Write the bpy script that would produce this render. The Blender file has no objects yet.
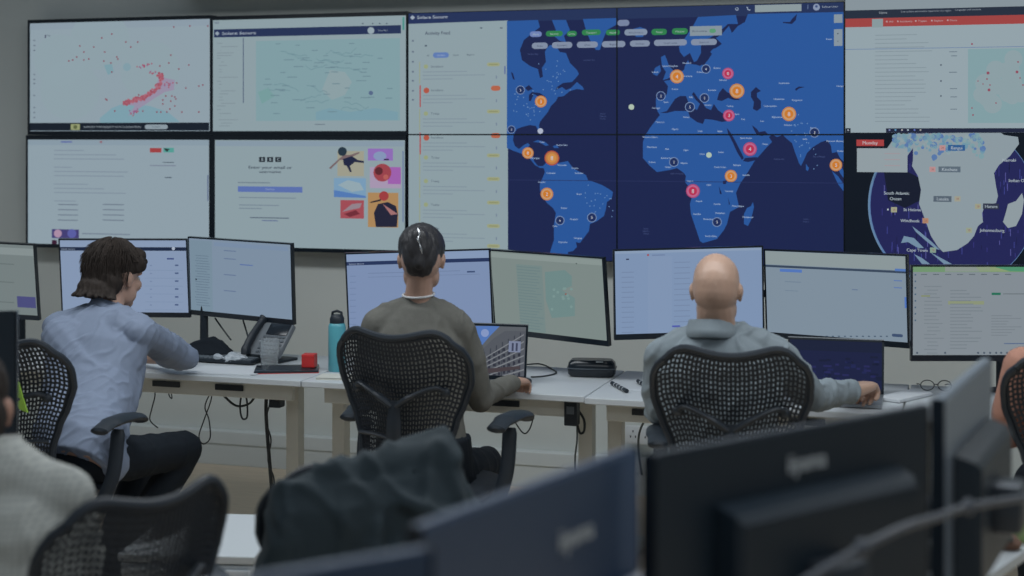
import bpy, bmesh, math, random
from mathutils import Vector, Matrix, noise
from mathutils.geometry import tessellate_polygon
random.seed(7)
SC = bpy.context.scene
COL = SC.collection
V = Vector
PI = math.pi
R = math.radians
# ------------------------------------------------------------------ camera frame of the place
YAW = R(17.6); FPX = 1500.0; HC = 1.75; HOR = 134.0
RT = V((math.cos(YAW), math.sin(YAW), 0)); FW = V((-math.sin(YAW), math.cos(YAW), 0)); EYE = V((0, 0, HC))
def ray(px, py): return RT*((px-512)/FPX) + FW + V((0, 0, -(py-HOR)/FPX))
def P(px, py, t): return EYE + ray(px, py)*t                       # a place seen at px,py at depth t
def CX(x, t, h): v = RT*x + FW*t; v.z = h; return v                 # across, depth, height
def PY(px, py, Y): d = ray(px, py); return EYE + d*(Y/d.y)          # on an upright plane parallel to the wall
def PZ(px, py, Z): d = ray(px, py); return EYE + d*((Z-HC)/d.z)     # on a level plane
# ------------------------------------------------------------------ helpers
def lin(c):
    if len(c) == 3: c = tuple(c)
    return tuple(((x/255)/12.92 if x/255 <= .04045 else ((x/255+.055)/1.055)**2.4) for x in c[:3])
def mat(name, c, rough=.5, metal=0, noise_amt=0, nscale=40, bump=0, bscale=200, spec=.5, stretch=None, c2=None, trans=0):
    m = bpy.data.materials.new(name); m.use_nodes = True
    nt = m.node_tree; b = nt.nodes['Principled BSDF']
    b.inputs['Roughness'].default_value = rough; b.inputs['Metallic'].default_value = metal
    b.inputs['Specular IOR Level'].default_value = spec
    if trans: b.inputs['Transmission Weight'].default_value = trans
    a = (*c, 1)
    tc = nt.nodes.new('ShaderNodeTexCoord'); mp = nt.nodes.new('ShaderNodeMapping')
    nt.links.new(tc.outputs['Object'], mp.inputs['Vector'])
    if stretch: mp.inputs['Scale'].default_value = stretch
    n = nt.nodes.new('ShaderNodeTexNoise'); n.inputs['Scale'].default_value = nscale; n.inputs['Detail'].default_value = 4
    nt.links.new(mp.outputs[0], n.inputs['Vector'])
    mx = nt.nodes.new('ShaderNodeMix'); mx.data_type = 'RGBA'
    k = noise_amt
    mx.inputs[6].default_value = tuple(max(0, x*(1-k)) for x in c)+(1,) if not c2 else a
    mx.inputs[7].default_value = tuple(min(1, x*(1+k)) for x in c)+(1,) if not c2 else (*c2, 1)
    nt.links.new(n.outputs['Fac'], mx.inputs[0]); nt.links.new(mx.outputs[2], b.inputs['Base Color'])
    if bump:
        n2 = nt.nodes.new('ShaderNodeTexNoise'); n2.inputs['Scale'].default_value = bscale
        nt.links.new(mp.outputs[0], n2.inputs['Vector'])
        bp = nt.nodes.new('ShaderNodeBump'); bp.inputs['Strength'].default_value = bump; bp.inputs['Distance'].default_value = .004
        nt.links.new(n2.outputs['Fac'], bp.inputs['Height']); nt.links.new(bp.outputs[0], b.inputs['Normal'])
    return m
M = {}
M['wall'] = mat('wall_paint', (.60, .63, .61), .85, noise_amt=.03, nscale=3, bump=.1, bscale=300)
M['skirt'] = mat('skirting_paint', (.66, .70, .70), .5, noise_amt=.02)
M['floor'] = mat('floor_vinyl', (.80, .67, .52), .6, noise_amt=.18, nscale=6, stretch=(1, 8, 1), bump=.1)
M['desk'] = mat('desk_laminate', (.54, .575, .60), .4, noise_amt=.02, nscale=5)
M['deskedge'] = mat('desk_leg_paint', (.62, .62, .565), .45, noise_amt=.03)
M['black'] = mat('black_plastic', (.011, .018, .027), .5, noise_amt=.15)
M['blackg'] = mat('black_gloss', (.012, .018, .026), .22, noise_amt=.1)
M['mesh'] = mat('chair_mesh', (.009, .014, .022), .6, noise_amt=.15)
M['chairp'] = mat('chair_plastic', (.014, .021, .031), .5, noise_amt=.12)
M['monback'] = mat('monitor_back', (.013, .024, .037), .42, noise_amt=.08, bump=.05)
M['metal'] = mat('grey_metal', (.30, .32, .34), .35, .6, noise_amt=.05)
M['darkmetal'] = mat('dark_metal', (.06, .07, .085), .4, .5, noise_amt=.05)
M['cable'] = mat('cable_rubber', (.02, .026, .03), .5)
M['bluecable'] = mat('grey_cable', (.10, .12, .12), .5)
M['whitep'] = mat('white_plastic', (.62, .65, .67), .4, noise_amt=.02)
M['paper'] = mat('paper', (.60, .63, .66), .7, noise_amt=.02)
M['beige'] = mat('beige_card', (.60, .60, .54), .7, noise_amt=.04)
M['red'] = mat('red_card', (.55, .03, .03), .45, noise_amt=.05)
M['cyan'] = mat('cyan_bottle', (.10, .38, .45), .35, noise_amt=.04)
M['skin'] = mat('skin', (.42, .265, .205), .5, noise_amt=.12, nscale=18, bump=.1, c2=(.50, .31, .235))
M['skin2'] = mat('skin_bald', (.45, .29, .22), .42, noise_amt=.12, nscale=14, bump=.1, c2=(.53, .345, .255))
M['skin3'] = mat('skin_warm', (.44, .24, .17), .5, noise_amt=.12, nscale=18, bump=.1, c2=(.5, .28, .21))
M['eye'] = mat('eye_white', (.5, .5, .5), .2)
M['hair_brown'] = mat('hair_brown', (.018, .014, .013), .7, noise_amt=.5, nscale=60, stretch=(1, 1, .25), bump=.4, bscale=140, spec=.2, c2=(.048, .037, .031))
M['hair_dark'] = mat('hair_dark', (.014, .014, .017), .45, noise_amt=.4, nscale=70, stretch=(1, 1, .2), bump=.35, bscale=160, c2=(.035, .033, .036))
M['shirt_blue'] = mat('shirt_blue', (.205, .25, .345), .8, noise_amt=.05, nscale=60, bump=.15, bscale=500)
M['shirt_grey'] = mat('shirt_grey', (.23, .275, .305), .8, noise_amt=.06, nscale=80, bump=.15, bscale=500)
M['knit'] = mat('knit_olive', (.13, .128, .114), .9, noise_amt=.12, nscale=50, bump=.4, bscale=260)
M['salmon'] = mat('salmon_knit', (.43, .215, .155), .85, noise_amt=.08, nscale=30, bump=.3, bscale=260)
M['trouser'] = mat('trouser_black', (.012, .016, .022), .85, noise_amt=.15, bump=.15, spec=.15)
M['coat'] = mat('coat_fabric', (.019, .033, .042), .8, noise_amt=.18, nscale=9, bump=.3, bscale=60)
M['shoe'] = mat('shoe', (.015, .017, .02), .4)
M['lime'] = mat('lime_fabric', (.36, .62, .08), .6, noise_amt=.1)
M['collarw'] = mat('white_cotton', (.62, .63, .64), .8)
M['apple'] = mat('apple_green', (.33, .46, .18), .4, noise_amt=.15, nscale=12)
M['brown'] = mat('brown_snack', (.16, .08, .05), .6, noise_amt=.3, nscale=30)
M['silver'] = mat('silver_clip', (.65, .66, .68), .25, .9)
M['keys'] = mat('key_grey', (.10, .12, .14), .5)
M['phonegrey'] = mat('phone_grey', (.17, .19, .21), .4)
M['monsil'] = mat('monitor_cover_satin', (.22, .26, .31), .3, noise_amt=.05)
M['monbluesheen'] = mat('monitor_cover_blue_sheen', (.045, .075, .135), .35, noise_amt=.05)
M['armgrey'] = mat('arm_grey', (.09, .10, .12), .45, noise_amt=.05)
def glass():
    m = bpy.data.materials.new('glass'); m.use_nodes = True
    b = m.node_tree.nodes['Principled BSDF']
    b.inputs['Base Color'].default_value = (.86, .9, .92, 1); b.inputs['Roughness'].default_value = .08
    b.inputs['Transmission Weight'].default_value = .85; b.inputs['IOR'].default_value = 1.25
    return m
M['glass'] = glass()
def check_shirt():
    m = bpy.data.materials.new('checked_cotton'); m.use_nodes = True
    nt = m.node_tree; b = nt.nodes['Principled BSDF']; b.inputs['Roughness'].default_value = .85
    tc = nt.nodes.new('ShaderNodeTexCoord')
    ws = []
    for ax in ('X', 'Z'):
        w = nt.nodes.new('ShaderNodeTexWave'); w.bands_direction = ax; w.inputs['Scale'].default_value = 26
        w.inputs['Distortion'].default_value = .4; nt.links.new(tc.outputs['Object'], w.inputs['Vector']); ws.append(w)
    mu = nt.nodes.new('ShaderNodeMath'); mu.operation = 'MULTIPLY'
    nt.links.new(ws[0].outputs['Fac'], mu.inputs[0]); nt.links.new(ws[1].outputs['Fac'], mu.inputs[1])
    mx = nt.nodes.new('ShaderNodeMix'); mx.data_type = 'RGBA'
    mx.inputs[6].default_value = (.44, .45, .42, 1); mx.inputs[7].default_value = (.30, .315, .31, 1)
    nt.links.new(mu.outputs[0], mx.inputs[0]); nt.links.new(mx.outputs[2], b.inputs['Base Color'])
    return m
M['check'] = check_shirt()
def display_mat():
    m = bpy.data.materials.new('display_light'); m.use_nodes = True
    nt = m.node_tree; b = nt.nodes['Principled BSDF']
    at = nt.nodes.new('ShaderNodeAttribute'); at.attribute_name = 'Col'
    b.inputs['Base Color'].default_value = (.004, .005, .006, 1); b.inputs['Roughness'].default_value = .45
    b.inputs['Specular IOR Level'].default_value = .1
    nt.links.new(at.outputs['Color'], b.inputs['Emission Color']); b.inputs['Emission Strength'].default_value = 1.0
    try: m.cycles.emission_sampling = 'NONE'
    except Exception: pass
    return m
M['display'] = display_mat()

def finish(bm, name, m, parent=None, smooth=True, loc=None):
    bmesh.ops.recalc_face_normals(bm, faces=bm.faces)
    me = bpy.data.meshes.new(name); bm.to_mesh(me); bm.free()
    if smooth:
        me.polygons.foreach_set('use_smooth', [True]*len(me.polygons))
        try: me.set_sharp_from_angle(angle=R(38))
        except Exception: pass
    me.materials.append(m)
    return link(me, name, parent, loc)
def link(me, name, parent=None, loc=None):
    o = bpy.data.objects.new(name, me); COL.objects.link(o)
    if parent: o.parent = parent
    if loc is not None: o.location = loc
    return o
def tag(o, label, cat, group=None):
    o['label'] = label; o['category'] = cat
    if group: o['group'] = group
    return o
def thing(name, label, cat, loc=(0, 0, 0), rz=0, group=None):
    o = bpy.data.objects.new(name, None); COL.objects.link(o); o.location = loc; o.rotation_euler = (0, 0, rz)
    o.empty_display_size = .05
    return tag(o, label, cat, group)
def struct(o): o['kind'] = 'structure'; return o
def copy_tree(o, parent=None):
    c = o.copy(); COL.objects.link(c)
    if parent: c.parent = parent
    for ch in list(o.children): copy_tree(ch, c)
    return c
def B(): return bmesh.new()
def box(bm, c, s, rot=None, bev=0, seg=2):
    mt = Matrix.Translation(V(c)) @ (rot.to_4x4() if rot else Matrix.Identity(4)) @ Matrix.Diagonal((*s, 1))
    r = bmesh.ops.create_cube(bm, size=1, matrix=mt)
    if bev:
        es = list({e for v in r['verts'] for e in v.link_edges})
        bmesh.ops.bevel(bm, geom=es, offset=bev, segments=seg, affect='EDGES', profile=.5)
def obox(bm, o, ex, ey, ez, bev=0):                                   # box from centre and three half-axis vectors
    mt = Matrix((( ex.x*2, ey.x*2, ez.x*2, o.x), (ex.y*2, ey.y*2, ez.y*2, o.y), (ex.z*2, ey.z*2, ez.z*2, o.z), (0, 0, 0, 1)))
    r = bmesh.ops.create_cube(bm, size=1, matrix=mt)
    if bev:
        es = list({e for v in r['verts'] for e in v.link_edges})
        bmesh.ops.bevel(bm, geom=es, offset=bev, segments=2, affect='EDGES')
def frame_of(t):
    t = t.normalized(); a = V((0, 0, 1)) if abs(t.z) < .9 else V((1, 0, 0))
    x = t.cross(a).normalized(); return x, t.cross(x).normalized()
def rings(bm, rs, close=True):
    prev = None; first = None
    for r in rs:
        vs = [bm.verts.new(p) for p in r]
        if prev:
            n = len(vs)
            for i in range(n): bm.faces.new((prev[i], prev[(i+1) % n], vs[(i+1) % n], vs[i]))
        else: first = vs
        prev = vs
    if close: bm.faces.new(first[::-1]); bm.faces.new(prev)
def tube(bm, pts, r, n=8, flat=1.0, up=None):
    pts = [V(p) for p in pts]; rr = r if isinstance(r, (list, tuple)) else [r]*len(pts)
    if len(rr) != len(pts):
        m_ = len(rr)-1; rr = [rr[min(int(i*m_/(len(pts)-1)), m_-1)]*(1-(i*m_/(len(pts)-1)-min(int(i*m_/(len(pts)-1)), m_-1))) + rr[min(int(i*m_/(len(pts)-1)), m_-1)+1]*(i*m_/(len(pts)-1)-min(int(i*m_/(len(pts)-1)), m_-1)) for i in range(len(pts))]
    out = []; x = None
    for i, p in enumerate(pts):
        t = (pts[min(i+1, len(pts)-1)] - pts[max(i-1, 0)]).normalized()
        if x is None: x = V(up).cross(t).normalized() if up else frame_of(t)[0]
        x = (x - t*x.dot(t)).normalized(); y = t.cross(x)
        out.append([p + x*math.cos(2*PI*k/n)*rr[i] + y*math.sin(2*PI*k/n)*rr[i]*flat for k in range(n)])
    rings(bm, out)
def smooth_path(pts, k=6):
    pts = [V(p) for p in pts]; out = []
    for i in range(len(pts)-1):
        a, b, c, d = pts[max(i-1, 0)], pts[i], pts[i+1], pts[min(i+2, len(pts)-1)]
        for j in range(k):
            t = j/k; out.append(.5*((2*b)+(c-a)*t+(2*a-5*b+4*c-d)*t*t+(3*b-a-3*c+d)*t**3))
    out.append(pts[-1]); return out
def lathe(bm, prof, c=(0, 0, 0), n=24):
    c = V(c); rings(bm, [[c+V((r*math.cos(2*PI*k/n), r*math.sin(2*PI*k/n), z)) for k in range(n)] for r, z in prof])
def caps(bm, p0, r0, p1, r1, n=14):
    p0, p1 = V(p0), V(p1); t = (p1-p0); L = t.length; t = t.normalized() if L > 1e-6 else V((0, 0, 1)); x, y = frame_of(t)
    out = []
    for a in (-88, -60, -30): out.append((p0 + t*r0*math.sin(R(a)), r0*math.cos(R(a))))
    out.append((p0, r0)); out.append((p1, r1))
    for a in (30, 60, 88): out.append((p1 + t*r1*math.sin(R(a)), r1*math.cos(R(a))))
    rings(bm, [[c + x*math.cos(2*PI*k/n)*r + y*math.sin(2*PI*k/n)*r for k in range(n)] for c, r in out])
def ell(bm, c, r, rot=None):
    mt = Matrix.Translation(V(c)) @ (rot.to_4x4() if rot else Matrix.Identity(4)) @ Matrix.Diagonal((*r, 1))
    bmesh.ops.create_icosphere(bm, subdivisions=3, radius=1, matrix=mt)
def loft(bm, secs, n=24, p=2.4):
    out = []
    for c, ax, ay in secs:
        ring = []
        for k in range(n):
            a = 2*PI*k/n; ca, sa = math.cos(a), math.sin(a)
            ring.append(c + ax*math.copysign(abs(ca)**(2/p), ca) + ay*math.copysign(abs(sa)**(2/p), sa))
        out.append(ring)
    rings(bm, out)
def remesh(bm, name, vox, smooth=3, m=None, parent=None, origin=V((0, 0, 0)), disp=None):
    """weld overlapping volumes into one continuous skin"""
    bmesh.ops.recalc_face_normals(bm, faces=bm.faces)
    me = bpy.data.meshes.new('tmp'); bm.to_mesh(me); bm.free()
    o = bpy.data.objects.new('tmp', me); COL.objects.link(o)
    md = o.modifiers.new('r', 'REMESH'); md.mode = 'VOXEL'; md.voxel_size = vox; md.adaptivity = 0
    sm = o.modifiers.new('s', 'SMOOTH'); sm.iterations = smooth; sm.factor = .5
    dg = bpy.context.evaluated_depsgraph_get(); ev = o.evaluated_get(dg)
    out = bpy.data.meshes.new_from_object(ev); bpy.data.objects.remove(o); bpy.data.meshes.remove(me)
    out.name = name
    if disp:
        ns = [v.normal.copy() for v in out.vertices]
        cos = [v.co.copy() for v in out.vertices]
        for v, n, c in zip(out.vertices, ns, cos): v.co = c + n*disp(c, n)
    out.transform(Matrix.Translation(-origin))
    out.polygons.foreach_set('use_smooth', [True]*len(out.polygons))
    out.materials.clear(); out.materials.append(m)
    ob = link(out, name, parent)
    return ob
def folds(d, amp=.007, f=14, s=.85, seed=0):
    d = V(d).normalized()
    def fn(c, n):
        q = (c - d*(c.dot(d))*s)*f + V((seed, seed*1.7, 0))
        a = max(0, 1-abs(noise.noise(q))*4.5)
        a2 = max(0, 1-abs(noise.noise(q*.55+V((9, 2, 4))))*4)
        b = noise.noise(c*f*.35+V((seed, 3, 1)))
        return amp*(a*.7+a2*.6+b*.7) - amp*.35
    return fn

# ------------------------------------------------------------------ text and display pictures
TXT = {}
def glyphs(s):
    if s in TXT: return TXT[s]
    cu = bpy.data.curves.new('t', 'FONT'); cu.body = s; cu.resolution_u = 4; cu.size = 1
    o = bpy.data.objects.new('t', cu); COL.objects.link(o)
    dg = bpy.context.evaluated_depsgraph_get()
    me = bpy.data.meshes.new_from_object(o.evaluated_get(dg))
    vs = [(v.co.x, v.co.y) for v in me.vertices]; fs = [tuple(p.vertices) for p in me.polygons]
    w = max([v[0] for v in vs] or [1])
    bpy.data.objects.remove(o); bpy.data.meshes.remove(me); bpy.data.curves.remove(cu)
    TXT[s] = (vs, fs, w); return TXT[s]
class Scr:
    """a picture on a plane: centre O, unit axes ex (right) and ey (up); content placed by where it is seen"""
    def __init__(s, O, ex, ey):
        s.O, s.ex, s.ey = V(O), V(ex), V(ey); s.n = s.ex.cross(s.ey).normalized()   # n: towards the viewer
        s.it = []
    def l(s, px, py):
        d = ray(px, py); k = (s.O-EYE).dot(s.n)/d.dot(s.n); p = EYE + d*k - s.O
        return (p.dot(s.ex), p.dot(s.ey))
    def rect(s, x0, x1, y0, y1, c, L=1):                               # y0, y1 read at x0
        a = s.l(x0, y0); b = s.l(x0, y1); r = s.l(x1, y0)[0]
        s.it.append(([(a[0], a[1]), (r, a[1]), (r, b[1]), (a[0], b[1])], c, L))
    def poly(s, pts, c, L=1): s.it.append(([s.l(*p) for p in pts], c, L))
    def circ(s, x, y, r, c, L=1, n=18, sy=1):
        s.it.append(([s.l(x+r*math.cos(2*PI*k/n), y+r*sy*math.sin(2*PI*k/n)) for k in range(n)], c, L))
    def pill(s, x0, x1, y0, y1, c, L=1):
        r = (y1-y0)/2; q = []
        for k in range(9): a = -PI/2+PI*k/8; q.append((x1-r+r*math.cos(a), (y0+y1)/2+r*math.sin(a)))
        for k in range(9): a = PI/2+PI*k/8; q.append((x0+r+r*math.cos(a), (y0+y1)/2+r*math.sin(a)))
        A = s.l(x0, (y0+y1)/2)
        s.it.append(([(s.l(x, (y0+y1)/2)[0], s.l(x0, y)[1]) for x, y in q], c, L))
    def text(s, t, x, y, h, c, L=3, al='c', w=None, bold=0):
        vs, fs, W = glyphs(t)
        a = s.l(x, y-h/2); b = s.l(x, y+h/2); k = abs(a[1]-b[1])/.72
        kx = k
        if w: kx = abs(s.l(x+w, y)[0]-s.l(x, y)[0])/W
        ox = a[0] - (W*kx/2 if al == 'c' else 0)
        for dx in ([0, bold] if bold else [0]):
            for f in fs: s.it.append(([(ox+vs[i][0]*kx+dx*k, b[1]+vs[i][1]*k) for i in f], c, L))
    def lines(s, x, y, ws, dy, c, h=.9, L=1):
        for i, w in enumerate(ws): s.rect(x, x+w, y+i*dy, y+i*dy+h, c, L)
    def build(s, name, rect, parent, base_c, origin, depth=.0):
        """rect = (xmin,xmax,ymin,ymax) local; clipped"""
        bm = B(); cl = bm.loops.layers.float_color.new('Col')
        x0, x1, y0, y1 = rect
        W = lambda p, z: s.O + s.ex*p[0] + s.ey*p[1] + s.n*z - origin
        def face(pts, c, z):
            vs = [bm.verts.new(W(p, z)) for p in pts]
            lu = .3*c[0]+.55*c[1]+.15*c[2]; cc = (*lin([q*.85+lu*.11+g*.04 for q, g in zip(c, (58, 70, 88))]), 1)
            tri = [(0, 1, 2)] if len(pts) == 3 else ([(0, 1, 2), (0, 2, 3)] if len(pts) == 4 else tessellate_polygon([[V((p[0], p[1], 0)) for p in pts]]))
            for t3 in tri:
                try: f = bm.faces.new([vs[i] for i in t3])
                except Exception: continue
                for lp in f.loops: lp[cl] = cc
        face([(x0, y0), (x1, y0), (x1, y1), (x0, y1)], base_c, depth)
        for pts, c, L in s.it:
            if all(p[0] < x0 for p in pts) or all(p[0] > x1 for p in pts) or all(p[1] < y0 for p in pts) or all(p[1] > y1 for p in pts): continue
            face(pts, c, depth+.00035*L)
        for pt, nn in (((x0, 0), -s.ex), ((x1, 0), s.ex), ((0, y0), -s.ey), ((0, y1), s.ey)):
            g = bm.verts[:]+bm.edges[:]+bm.faces[:]
            bmesh.ops.bisect_plane(bm, geom=g, plane_co=W(pt, 0), plane_no=nn, clear_outer=True, dist=1e-7)
        me = bpy.data.meshes.new(name); bm.to_mesh(me); bm.free(); me.materials.append(M['display'])
        return link(me, name, parent)

# ================================================================== THE ROOM
WY = 7.15
b = B(); box(b, (0, WY+.06, 1.6), (16, .12, 3.2)); struct(finish(b, 'wall_back', M['wall'], smooth=False))
b = B(); box(b, (0, 2.4, -.05), (16, 10, .1)); struct(finish(b, 'floor', M['floor'], smooth=False))
b = B(); box(b, (0, WY-.025, .055), (16, .05, .11), bev=.003); box(b, (0, WY-.029, .145), (16, .058, .07), bev=.005)
struct(finish(b, 'baseboard_back', M['skirt'], smooth=False))
b = B(); box(b, (.2, WY-.25, 2.72), (8.6, .5, .44), bev=.005); struct(finish(b, 'added_soffit_1', M['wall'], smooth=False))  # soffit added out of view to shade the wall strip above the displays

# ------------------------------------------------------------------ wall displays
SY = 7.03
EX, EZ = V((1, 0, 0)), V((0, 0, 1))
def wall_scr(): return Scr((0, SY, HC), EX, EZ)      # n = ex x ey = (0,-1,0)
def display(name, label, outer, inner, content, base_c, group, depth=.06):
    """outer/inner = px corners (x0,y0 at x0 ; x1,y1 at x1)"""
    s = content
    o0, o1 = s.l(*outer[0]), s.l(*outer[1]); i0, i1 = s.l(*inner[0]), s.l(*inner[1])
    c = V(((o0[0]+o1[0])/2, SY, HC+o1[1]))
    t = thing(name, label, 'display', c, 0, group)
    b = B()
    X0, X1, Z0, Z1 = o0[0]-c.x, o1[0]-c.x, 0, o0[1]-o1[1]
    x0, x1, z0, z1 = i0[0]-c.x, i1[0]-c.x, i1[1]-o1[1], i0[1]-o1[1]
    d = .004
    for (a0, a1, e0, e1) in ((X0, X1, z1, Z1), (X0, X1, Z0, z0), (X0, x0, z0, z1), (x1, X1, z0, z1)):
        box(b, ((a0+a1)/2, depth/2-d/2, (e0+e1)/2), (a1-a0, depth+d, e1-e0))
    finish(b, 'bezel', M['blackg'], t, False)
    b = B(); box(b, ((X0+X1)/2, .022+depth/2, (Z0+Z1)/2), (X1-X0-.01, depth-.005, Z1-Z0-.01), bev=.003)
    box(b, ((X0+X1)/2, .03+depth, (Z0+Z1)/2), (.3, .06, .3))
    finish(b, 'housing', M['black'], t, False)
    s.build('screen', (i0[0], i1[0], i1[1], i0[1]), t, base_c, c)
    return t
WH = (143, 162, 173); WH2 = (141, 161, 168); GR = (118, 134, 146); DK = (24, 32, 70); TX = (70, 84, 100)
rnd = random.Random(3)
# --- upper left: map with red clusters
s = wall_scr()
s.rect(30, 211, 22, 30, (140, 158, 172), 1)
for x, y, r in ((60, 60, 26), (100, 40, 30), (70, 90, 30), (150, 70, 30)): s.circ(x, y, r, (142, 163, 172), 1)
s.poly([(100, 118), (112, 108), (125, 103), (150, 106), (168, 112), (180, 122), (100, 123)], (122, 162, 176), 2)
s.poly([(104, 65), (112, 64), (114, 72), (108, 75)], (122, 160, 172), 2); s.circ(127, 67, 4, (128, 160, 172), 2)
s.poly([(124, 104), (138, 98), (155, 88), (161, 73), (165, 78), (175, 80), (174, 90), (165, 92), (155, 98), (140, 108), (128, 116), (135, 106)], (152, 142, 168), 3)
path = [(124, 104), (131, 101), (139, 99), (147, 96), (154, 91), (159, 86), (162, 80), (160, 74)]
for k in range(170):
    a = rnd.random()*(len(path)-1); i_ = int(a); f_ = a-i_; x = path[i_][0]*(1-f_)+path[i_+1][0]*f_; y = path[i_][1]*(1-f_)+path[i_+1][1]*f_
    s.circ(x+rnd.gauss(0, 1.1), y+rnd.gauss(0, 1.1), .8+rnd.random()*.7, rnd.choice(((172, 84, 98), (160, 78, 96), (178, 104, 120))), 4, 7)
for x, y, n_ in ((143, 66, 14), (149, 64, 5), (153, 73, 8), (136, 111, 10), (132, 113, 6), (169, 84, 10)):
    for k in range(n_): s.circ(x+rnd.gauss(0, 1.6), y+rnd.gauss(0, 1.2), .8, rnd.choice(((170, 80, 96), (150, 90, 130))), 5, 7)
for x, y in ((112, 34), (102, 38), (126, 42), (138, 42), (131, 47), (80, 46), (94, 47), (84, 52), (105, 52), (77, 57), (73, 60), (69, 61), (84, 60), (89, 59), (104, 61), (111, 63), (117, 57), (118, 59), (171, 55), (169, 63), (160, 66), (179, 69), (189, 65), (199, 86), (203, 85), (177, 83), (186, 88), (175, 97), (171, 101), (172, 96), (176, 99), (166, 96), (163, 100), (163, 104), (175, 106), (170, 109), (167, 112), (161, 112), (157, 112), (182, 112), (199, 112), (143, 111), (115, 111), (106, 99), (107, 100), (112, 72), (139, 95), (174, 27), (190, 26), (208, 26)):
    s.circ(x, y, .9, (140, 72, 88), 5, 8)
s.rect(45, 46.2, 35, 38, (60, 60, 90), 3); s.text('Map', 47.5, 35.5, 1.6, TX, 3, 'l')
for y in (40, 45, 50, 74, 79, 83, 95, 107, 112, 117): s.rect(33.5, 35.3, y, y+1, (90, 100, 118), 3)
s.rect(30, 209.3, 123, 130.6, (22, 30, 42), 4); s.rect(71, 80, 124, 130, (150, 158, 108), 5); s.circ(75.5, 127, 2, (90, 100, 60), 6)
s.text('SUPPORT THIS PROJECT WITH A DONATION', 84, 127, 1.9, (150, 162, 172), 6, 'l', w=57)
s.pill(145, 168, 124.6, 129.2, (140, 156, 166), 6); s.text('DONATE', 156.5, 126.9, 1.6, TX, 7)
G = 'displays mounted on the back wall'
display('wall_display', 'wall display, upper left, with scattered red dots around a red cluster on a pale map', ((28, 20), (211.4, 135)), ((30, 23.5), (210.2, 131)), s, WH, G)
# --- upper second: teal street map page
s = wall_scr()
s.rect(214, 401, 29.5, 37.5, (34, 48, 88), 2); s.poly([(215, 33.5), (217.3, 31.3), (219.6, 33.5), (217.3, 35.7)], (150, 165, 180), 4)
s.text('Solace Secure', 222, 33.4, 3, (168, 180, 195), 4, 'l', w=34, bold=.03)
s.circ(371, 30.6, 3.4, (150, 168, 178), 4); s.text('Solace User', 378, 30.3, 1.7, (150, 165, 180), 4, 'l', w=10)
for y in (22, 21): s.rect(214+y-21, 219, y+1, y+1.7, (110, 125, 140), 2)
for x in (362, 372, 379, 386): s.rect(x, x+1.5, 23, 24.2, TX, 2)
s.rect(243, 243.8, 38, 103, (64, 80, 112), 2)
yy = 43.0
while yy < 126:
    s.rect(217 + rnd.choice((0, 2, 4)), 220+rnd.random()*18, yy, yy+.7, (126, 142, 151), 2); yy += 2.3 + rnd.random()*1.6
s.rect(256, 400, 41, 121, (127, 161, 168), 2)
s.poly([(330, 70), (345, 72), (352, 82), (345, 95), (332, 100), (322, 90)], (140, 163, 168), 3)
s.poly([(316, 112), (330, 108), (350, 112), (375, 108), (398, 112), (398, 120), (316, 120)], (118, 158, 172), 3)
s.poly([(258, 92), (268, 88), (275, 96), (262, 104)], (116, 160, 160), 3)
for k in range(16):
    x, y = 258+rnd.random()*110, 45+rnd.random()*66; pts = [(x, y)]
    for j in range(6): x += 2+rnd.random()*4; y += (rnd.random()-.5)*6; pts.append((x, y))
    pts = [p for p in pts if p[0] < 396]
    s.poly([(a, c-.3) for a, c in pts]+[(a, c+.35) for a, c in pts[::-1]], (106, 142, 152), 4)
for k in range(50):
    x, y = 258+rnd.random()*130, 43+rnd.random()*74; s.rect(x, x+4+rnd.random()*6, y, y+.8, (104, 134, 146), 5)
s.circ(371, 93, 2.2, (84, 104, 140), 5); s.rect(315, 325, 124, 124.8, (100, 115, 128), 3)
s.rect(402.5, 404.5, 17, 30, (70, 150, 140), 3)
display('wall_display', 'wall display, upper second from left, showing a teal street map under a navy bar', ((211.5, 16.4), (407.6, 135)), ((213, 20.3), (406.2, 131)), s, WH2, G)
# --- lower left: article page
s = wall_scr()
s.rect(28, 209, 140, 145, (136, 156, 170), 1); s.rect(61, 72, 141.2, 142.6, (90, 105, 170), 2); s.rect(100, 102, 141, 143, (150, 80, 90), 2)
yy = 150
for w in (30, 62, 70, 0, 18, 74, 70, 0, 34, 50, 72, 0, 22): 
    if w: s.rect(54, 54+w, yy, yy+.8, (124, 140, 156), 2)
    yy += 4.2
for i in range(4):
    s.rect(58, 78, 204+i*5.2, 204.8+i*5.2, (96, 110, 128), 2); s.rect(103, 124, 204+i*5.2, 204.8+i*5.2, (96, 110, 128), 2)
s.rect(150, 161.5, 148, 152.5, (168, 60, 62), 3); s.rect(163.5, 174, 147.8, 152.4, (78, 160, 150), 3); s.poly([(164, 148), (170, 149), (167, 152), (165, 150)], (40, 60, 60), 4)
s.rect(163, 174, 162, 162.8, TX, 3); s.rect(150, 176, 165, 166, (120, 130, 150), 3); s.rect(165, 172, 177, 178, TX, 3)
s.rect(207.4, 208.4, 175, 201, (90, 104, 140), 3)
s.rect(52, 79, 229, 238, (66, 60, 120), 3); s.circ(58, 233.5, 4, (176, 140, 168), 4); s.circ(72, 233.5, 4.5, (88, 92, 170), 4); s.rect(52, 57, 240, 247, (60, 24, 50), 3)
s.rect(82, 130, 233, 234, (112, 126, 144), 3)
display('wall_display', 'wall display, lower left, with an article page of grey text lines and two small pictures', ((26.3, 135.2), (211.2, 252)), ((28, 139.6), (209.4, 248)), s, WH, G)
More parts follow.
